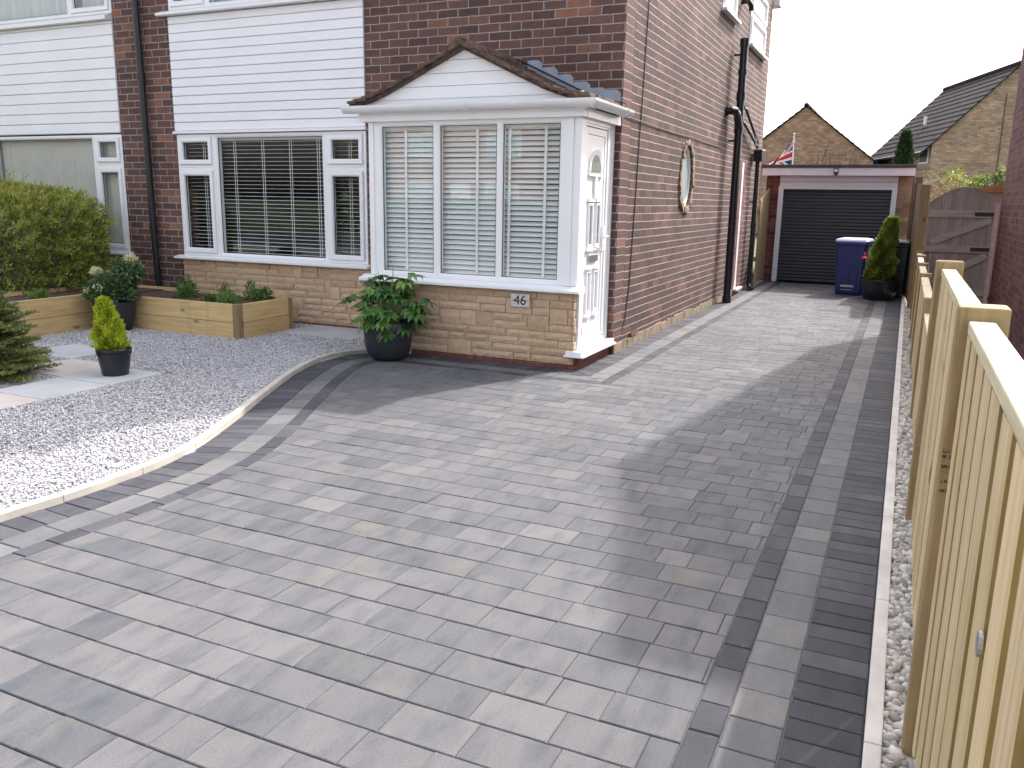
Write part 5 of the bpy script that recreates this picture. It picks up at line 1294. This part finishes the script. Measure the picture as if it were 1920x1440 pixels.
# cloth: grid in flag space (u along fly 0..1, v hoist 0..1) hung in folds
U, Vn = 36, 24; FV = []; FF = []; cols = []
def union(u, v):
    x, y_ = u * 2 - 1, (v * 2 - 1) * .6
    if abs(y_) < .12 or abs(x) < .12: return 0
    if abs(y_) < .20 or abs(x) < .20: return 1
    dg_ = abs(abs(y_) - abs(x) * .6)
    if dg_ < .045: return 0
    if dg_ < .13: return 1
    return 2
for i in range(U + 1):
    for j in range(Vn + 1):
        u, v = i / U, j / Vn
        x_ = -.52 - u * (.98 - .42 * v) - .03 * math.sin(v * 5); z_ = 3.04 - (1 - v) * .82 * (1 - .45 * u) - u * .70 * (.45 + .55 * v)
        y_ = 16 + .09 * math.sin(u * 9 + v * 3) * (u + .15)
        FV.append((x_, y_, z_))
FA = {0: [], 1: [], 2: []}
for i in range(U):
    for j in range(Vn): q = i * (Vn + 1) + j; FA[union((i + .5) / U, (j + .5) / Vn)].append((q, q + Vn + 1, q + Vn + 2, q + 1))
for k, (nm, col) in enumerate((('red_cloth', (.62, .03, .04)), ('white_cloth', (.8, .8, .8)), ('blue_cloth', (.02, .03, .16)))):
    mesh_np(nm, np.array(FV), FA[k], plain(nm, col, .8, var=.05), t)

def far_house(name, label, E0, d, g, half, ez, rz, L, bm, parts=True):
    t = thing(name, label, 'house', (E0[0], E0[1], 0))
    d = np.array(d); g_ = np.array(g); E0 = np.array(E0)
    def pt(a, b, z): p = E0 + g_ * a + d * b; return (p[0], p[1], z)
    m = MB(); W2_ = 2 * half
    for b in (0, L):
        q = [pt(0, b, 0), pt(W2_, b, 0), pt(W2_, b, ez), pt(half, b, rz), pt(0, b, ez)]; m.poly(q if b == 0 else q[::-1])
    m.poly([pt(0, L, 0), pt(0, 0, 0), pt(0, 0, ez), pt(0, L, ez)]); m.poly([pt(W2_, 0, 0), pt(W2_, L, 0), pt(W2_, L, ez), pt(W2_, 0, ez)])
    m.build('wall', bm, t)
    m = MB(); nrow = 14; ov = .35; vg = .12
    for side in (0, 1):
        for i in range(nrow):
            t0, t1 = i / nrow, (i + 1) / nrow + .01
            def sp_(tt, up):
                a = -ov + (half + ov) * tt; z = ez - ov * (rz - ez) / half + (rz - ez + ov * (rz - ez) / half) * tt; a = a if side == 0 else W2_ - a; return a, z + up
            P = [sp_(t0, .03), sp_(t0, .09), sp_(t1, .055), sp_(t1, .0)]; n0 = len(m.v)
            m.v += [pt(a, -vg, z) for a, z in P] + [pt(a, L + vg, z) for a, z in P]; m.cur = .2
            for q in ((0, 1, 2, 3), (7, 6, 5, 4), (0, 4, 5, 1), (1, 5, 6, 2), (2, 6, 7, 3), (3, 7, 4, 0)): m.f.append(tuple(n0 + k for k in q)); m.r.append(.2)
    m.tube([pt(half, -vg, rz + .06), pt(half, L + vg, rz + .06)], .11, 8)
    m.build('roof', M_roofd, t)
    m = MB(); m.tube([pt(-ov - .04, -vg, ez - ov * (rz - ez) / half + .02), pt(-ov - .04, L + vg, ez - ov * (rz - ez) / half + .02)], .06, 8); m.build('gutter', M_blk, t)
    return t, pt
t, pt = far_house('distant_gable_house', 'buff brick house gable with low pitched roof directly behind the garage', (-5.32, 34.0), (0, 1), (1, 0), 3.0, 3.30, 5.66, 9, M_brick_a)
t, pt = far_house('distant_tiled_house', 'buff brick house with big dark tiled roof slope behind the arched gate', (2.87, 29.96), (-.30, .954), (.954, .30), 2.82, 3.75, 6.62, 7.6, M_brick_b)
def quad_on(pt, a0, a1, b0, b1, z0, z1, off, nm, mt, par, gable=False):
    m = MB()
    P = [pt(-off, b0, z0), pt(-off, b1, z0), pt(-off, b1, z1), pt(-off, b0, z1)] if not gable else [pt(a0, -off, z0), pt(a1, -off, z0), pt(a1, -off, z1), pt(a0, -off, z1)]
    Q = [pt(0, b0, z0), pt(0, b1, z0), pt(0, b1, z1), pt(0, b0, z1)] if not gable else [pt(a0, .0, z0), pt(a1, .0, z0), pt(a1, .0, z1), pt(a0, .0, z1)]
    m.poly(P); 
    for k in range(4): j = (k + 1) % 4; m.poly([P[k], P[j], Q[j], Q[k]])
    return m.build(nm, mt, par)
f = quad_on(pt, 0, 0, .25, 1.25, 3.02, 3.62, .03, 'window', M_upvc, t); quad_on(pt, 0, 0, .33, 1.17, 3.10, 3.56, .04, 'pane', M_glass if False else plain('far_dark_glass', (.10, .12, .14), .15), f)
m = MB(); q = pt(.8, 3.6, 4.75); m.tube([q, (q[0], q[1], q[2] + .35)], .07, 8); m.build('roof_vent', M_gut, t)
m = MB(); q = pt(2.45, -.02, 0); m.tube([(q[0], q[1], .5), (q[0], q[1], 5.6)], .012, 5); m.build('cable', M_rub, t)
# dark cypress behind the garage
t = thing('cypress_tree', 'dark pointed cypress top rising just behind the garage roof', 'tree', (2.03, 20, 0))
cone_foliage('foliage', (2.03, 20, .3), 3.1, .40, 9000, M_bgdk, t, size=(.08, .18), up=1.4, prof=lambda t_: np.minimum(1, (t_ + .1) * 5) * (1.0 - t_) ** .55, lumps=.12)
m = MB(); m.tube([(2.03, 20, 0), (2.03, 20, 2.8)], [.07, .02], 8); m.build('trunk', M_bark, t)
# bare shrub seen against the gable
t = thing('bare_shrub', 'leafless twiggy shrub in front of the buff gable behind the garage', 'shrub', (.4, 18, 0))
m = MB(); br = random.Random(3)
for k in range(70):
    x0_ = .1 + br.uniform(-.5, .8); a = br.uniform(-.35, .35); L = br.uniform(.5, 1.35); p = [(x0_, 18 + br.uniform(-.2, .2), 1.6), (x0_ + a * L * .5, 18, 1.7 + L * .5), (x0_ + a * L, 18 + br.uniform(-.2, .2), 1.7 + L)]
    m.tube(p, [.008, .005, .002], 4, False)
m.tube([(.2, 18, 0), (.25, 18, 1.75)], .05, 6)
m.build('branches', M_bark, t)
# hedge + dead vine behind the gate
t = thing('garden_hedge', 'mixed green and yellow leafed hedge above the arched gate', 'hedge', (3.5, 9, 0))
n = 9000; C = np.stack([rng.uniform(2.72, 5.2, n), rng.uniform(8.8, 9.6, n), rng.uniform(.3, 2.02, n)], 1)
top = 1.90 + .10 * np.sin(C[:, 0] * 7) + .07 * np.sin(C[:, 0] * 17 + 1) + .1 * (np.abs(C[:, 0] - 3.55) < .12); C[:, 2] = np.minimum(C[:, 2], top - rng.exponential(.06, n)); 
bl = np.sin(C[:, 0] * 6 + 2) * np.cos(C[:, 2] * 7); r = np.clip(.5 + .35 * bl + rng.normal(0, .2, n), 0, 1)
leafmesh('foliage', leafquads(C, sph(n) + np.array([0, -.6, .5]), rng.uniform(.04, .09, n), .6, .4), M_bgleaf, t, r)
m = MB()
for k in range(12): m.tube([(2.8 + k * .2, 9.2, 0), (2.8 + k * .2 + br.uniform(-.1, .1), 9.2, 1.6)], [.02, .008], 5)
m.build('stems', M_bark, t)
m = MB()
for k in range(150):
    p = np.array([2.50 + br.uniform(-.05, .40), 7.6 + br.uniform(-.3, .5), 1.35 + br.uniform(0, .45)]); pts = [tuple(p)]; dr = np.array([br.uniform(-1, 1), br.uniform(-.4, .4), br.uniform(-.3, 1)])
    for s_ in range(5):
        dr = dr + np.array([br.uniform(-.5, .5), br.uniform(-.3, .3), -.35]); dr /= np.linalg.norm(dr); p = p + dr * .065; p[0] = max(p[0], 2.47); p[2] = min(p[2], 1.98 - .35 * (p[0] - 2.5)); pts.append(tuple(p))
    m.tube(pts, .0042, 4, False)
m.tube([(2.6, 7.8, 0), (2.6, 7.8, 1.5)], .02, 6)
tag(m.build('dead_vine', M_stick, origin=(2.6, 7.8, 0)), 'tangle of dry pale vine stems spilling over the tall fence beside the garage', 'vine')
# little shed roof right behind the gate
t = thing('garden_shed', 'reddish brown shed roof edge just showing behind the right end of the gate', 'shed', (3.9, 8.2, 0))
m = MB(); m.box(3.1, 4.6, 7.9, 8.7, 0, 1.60); m.build('wall', M_gate, t); m = MB(); m.prism([(3.05, 1.602), (4.7, 1.602), (4.7, 1.80), (3.6, 1.74)], 'y', 7.8, 8.8); m.build('roof', plain('orange_brown_felt', (.22, .10, .05), .8, var=.2), t)

# ------------------------------------------------------------------ street side behind the camera (mirrored in the windows)
g = MB(); g.poly([(-60, -12.2, -.03), (60, -12.2, -.03), (60, -9.6, -.03), (-60, -9.6, -.03)]); struct(g.build('pavement', M_pave))
g = MB(); g.poly([(-60, -20, -.031), (60, -20, -.031), (60, -12.2, -.031), (-60, -12.2, -.031)]); struct(g.build('road', M_asph))
M_opp = brick('brick_orange', 'x', [(0, (.28, .13, .07)), (.5, (.38, .19, .10)), (1, (.46, .25, .14))], (.35, .27, .2))
for k, (x0, lab) in enumerate(((-20, 'orange brick house across the road furthest left, mirrored in the bay window'), (-10.5, 'orange brick house across the road opposite the driveway'), (-1, 'orange brick house across the road furthest right'))):
    t = thing('house_across_road', lab, 'house', (x0 + 4, -30, 0), 'houses across the road')
    m = MB(); m.box(x0, x0 + 7.6, -36, -29, 0, 4.9); m.build('wall', M_opp, t)
    m = MB(); m.prism([(-36.3, 4.85), (-28.7, 4.85), (-32.5, 7.0)], 'x', x0 - .2, x0 + 7.8); m.build('roof', M_roofd, t)
    for wx in (.9, 5.0):
        for z0 in (.9, 3.2):
            m = MB(); m.box(x0 + wx, x0 + wx + 1.7, -28.99, -28.93, z0, z0 + 1.15); fr_ = m.build('window', M_upvc, t)
            for q in (0, 1): m = MB(); m.box(x0 + wx + .08 + q * .8, x0 + wx + .82 + q * .8, -28.929, -28.92, z0 + .08, z0 + 1.07); m.build('pane', M_frosth, fr_)
    m = MB(); m.box(x0 + 3.3, x0 + 4.2, -28.99, -28.9, 0, 2.05); m.build('door', M_upvc, t)
t = thing('hedge_across_road', 'clipped hedge along the gardens across the road', 'hedge', (-6, -22, 0))
n = 9000; C = np.stack([rng.uniform(-20, 8, n), rng.uniform(-22.6, -21.9, n), rng.uniform(0, 1.4, n)], 1)
leafmesh('foliage', leafquads(C, sph(n), rng.uniform(.1, .22, n), .6, .4), M_hedge, t)
m = MB(); m.box(-20, 8, -22.5, -22.0, 0, 1.3); m.build('core', M_bgdk, t)
for o in bpy.data.objects:
    if '_o' in o: del o['_o']
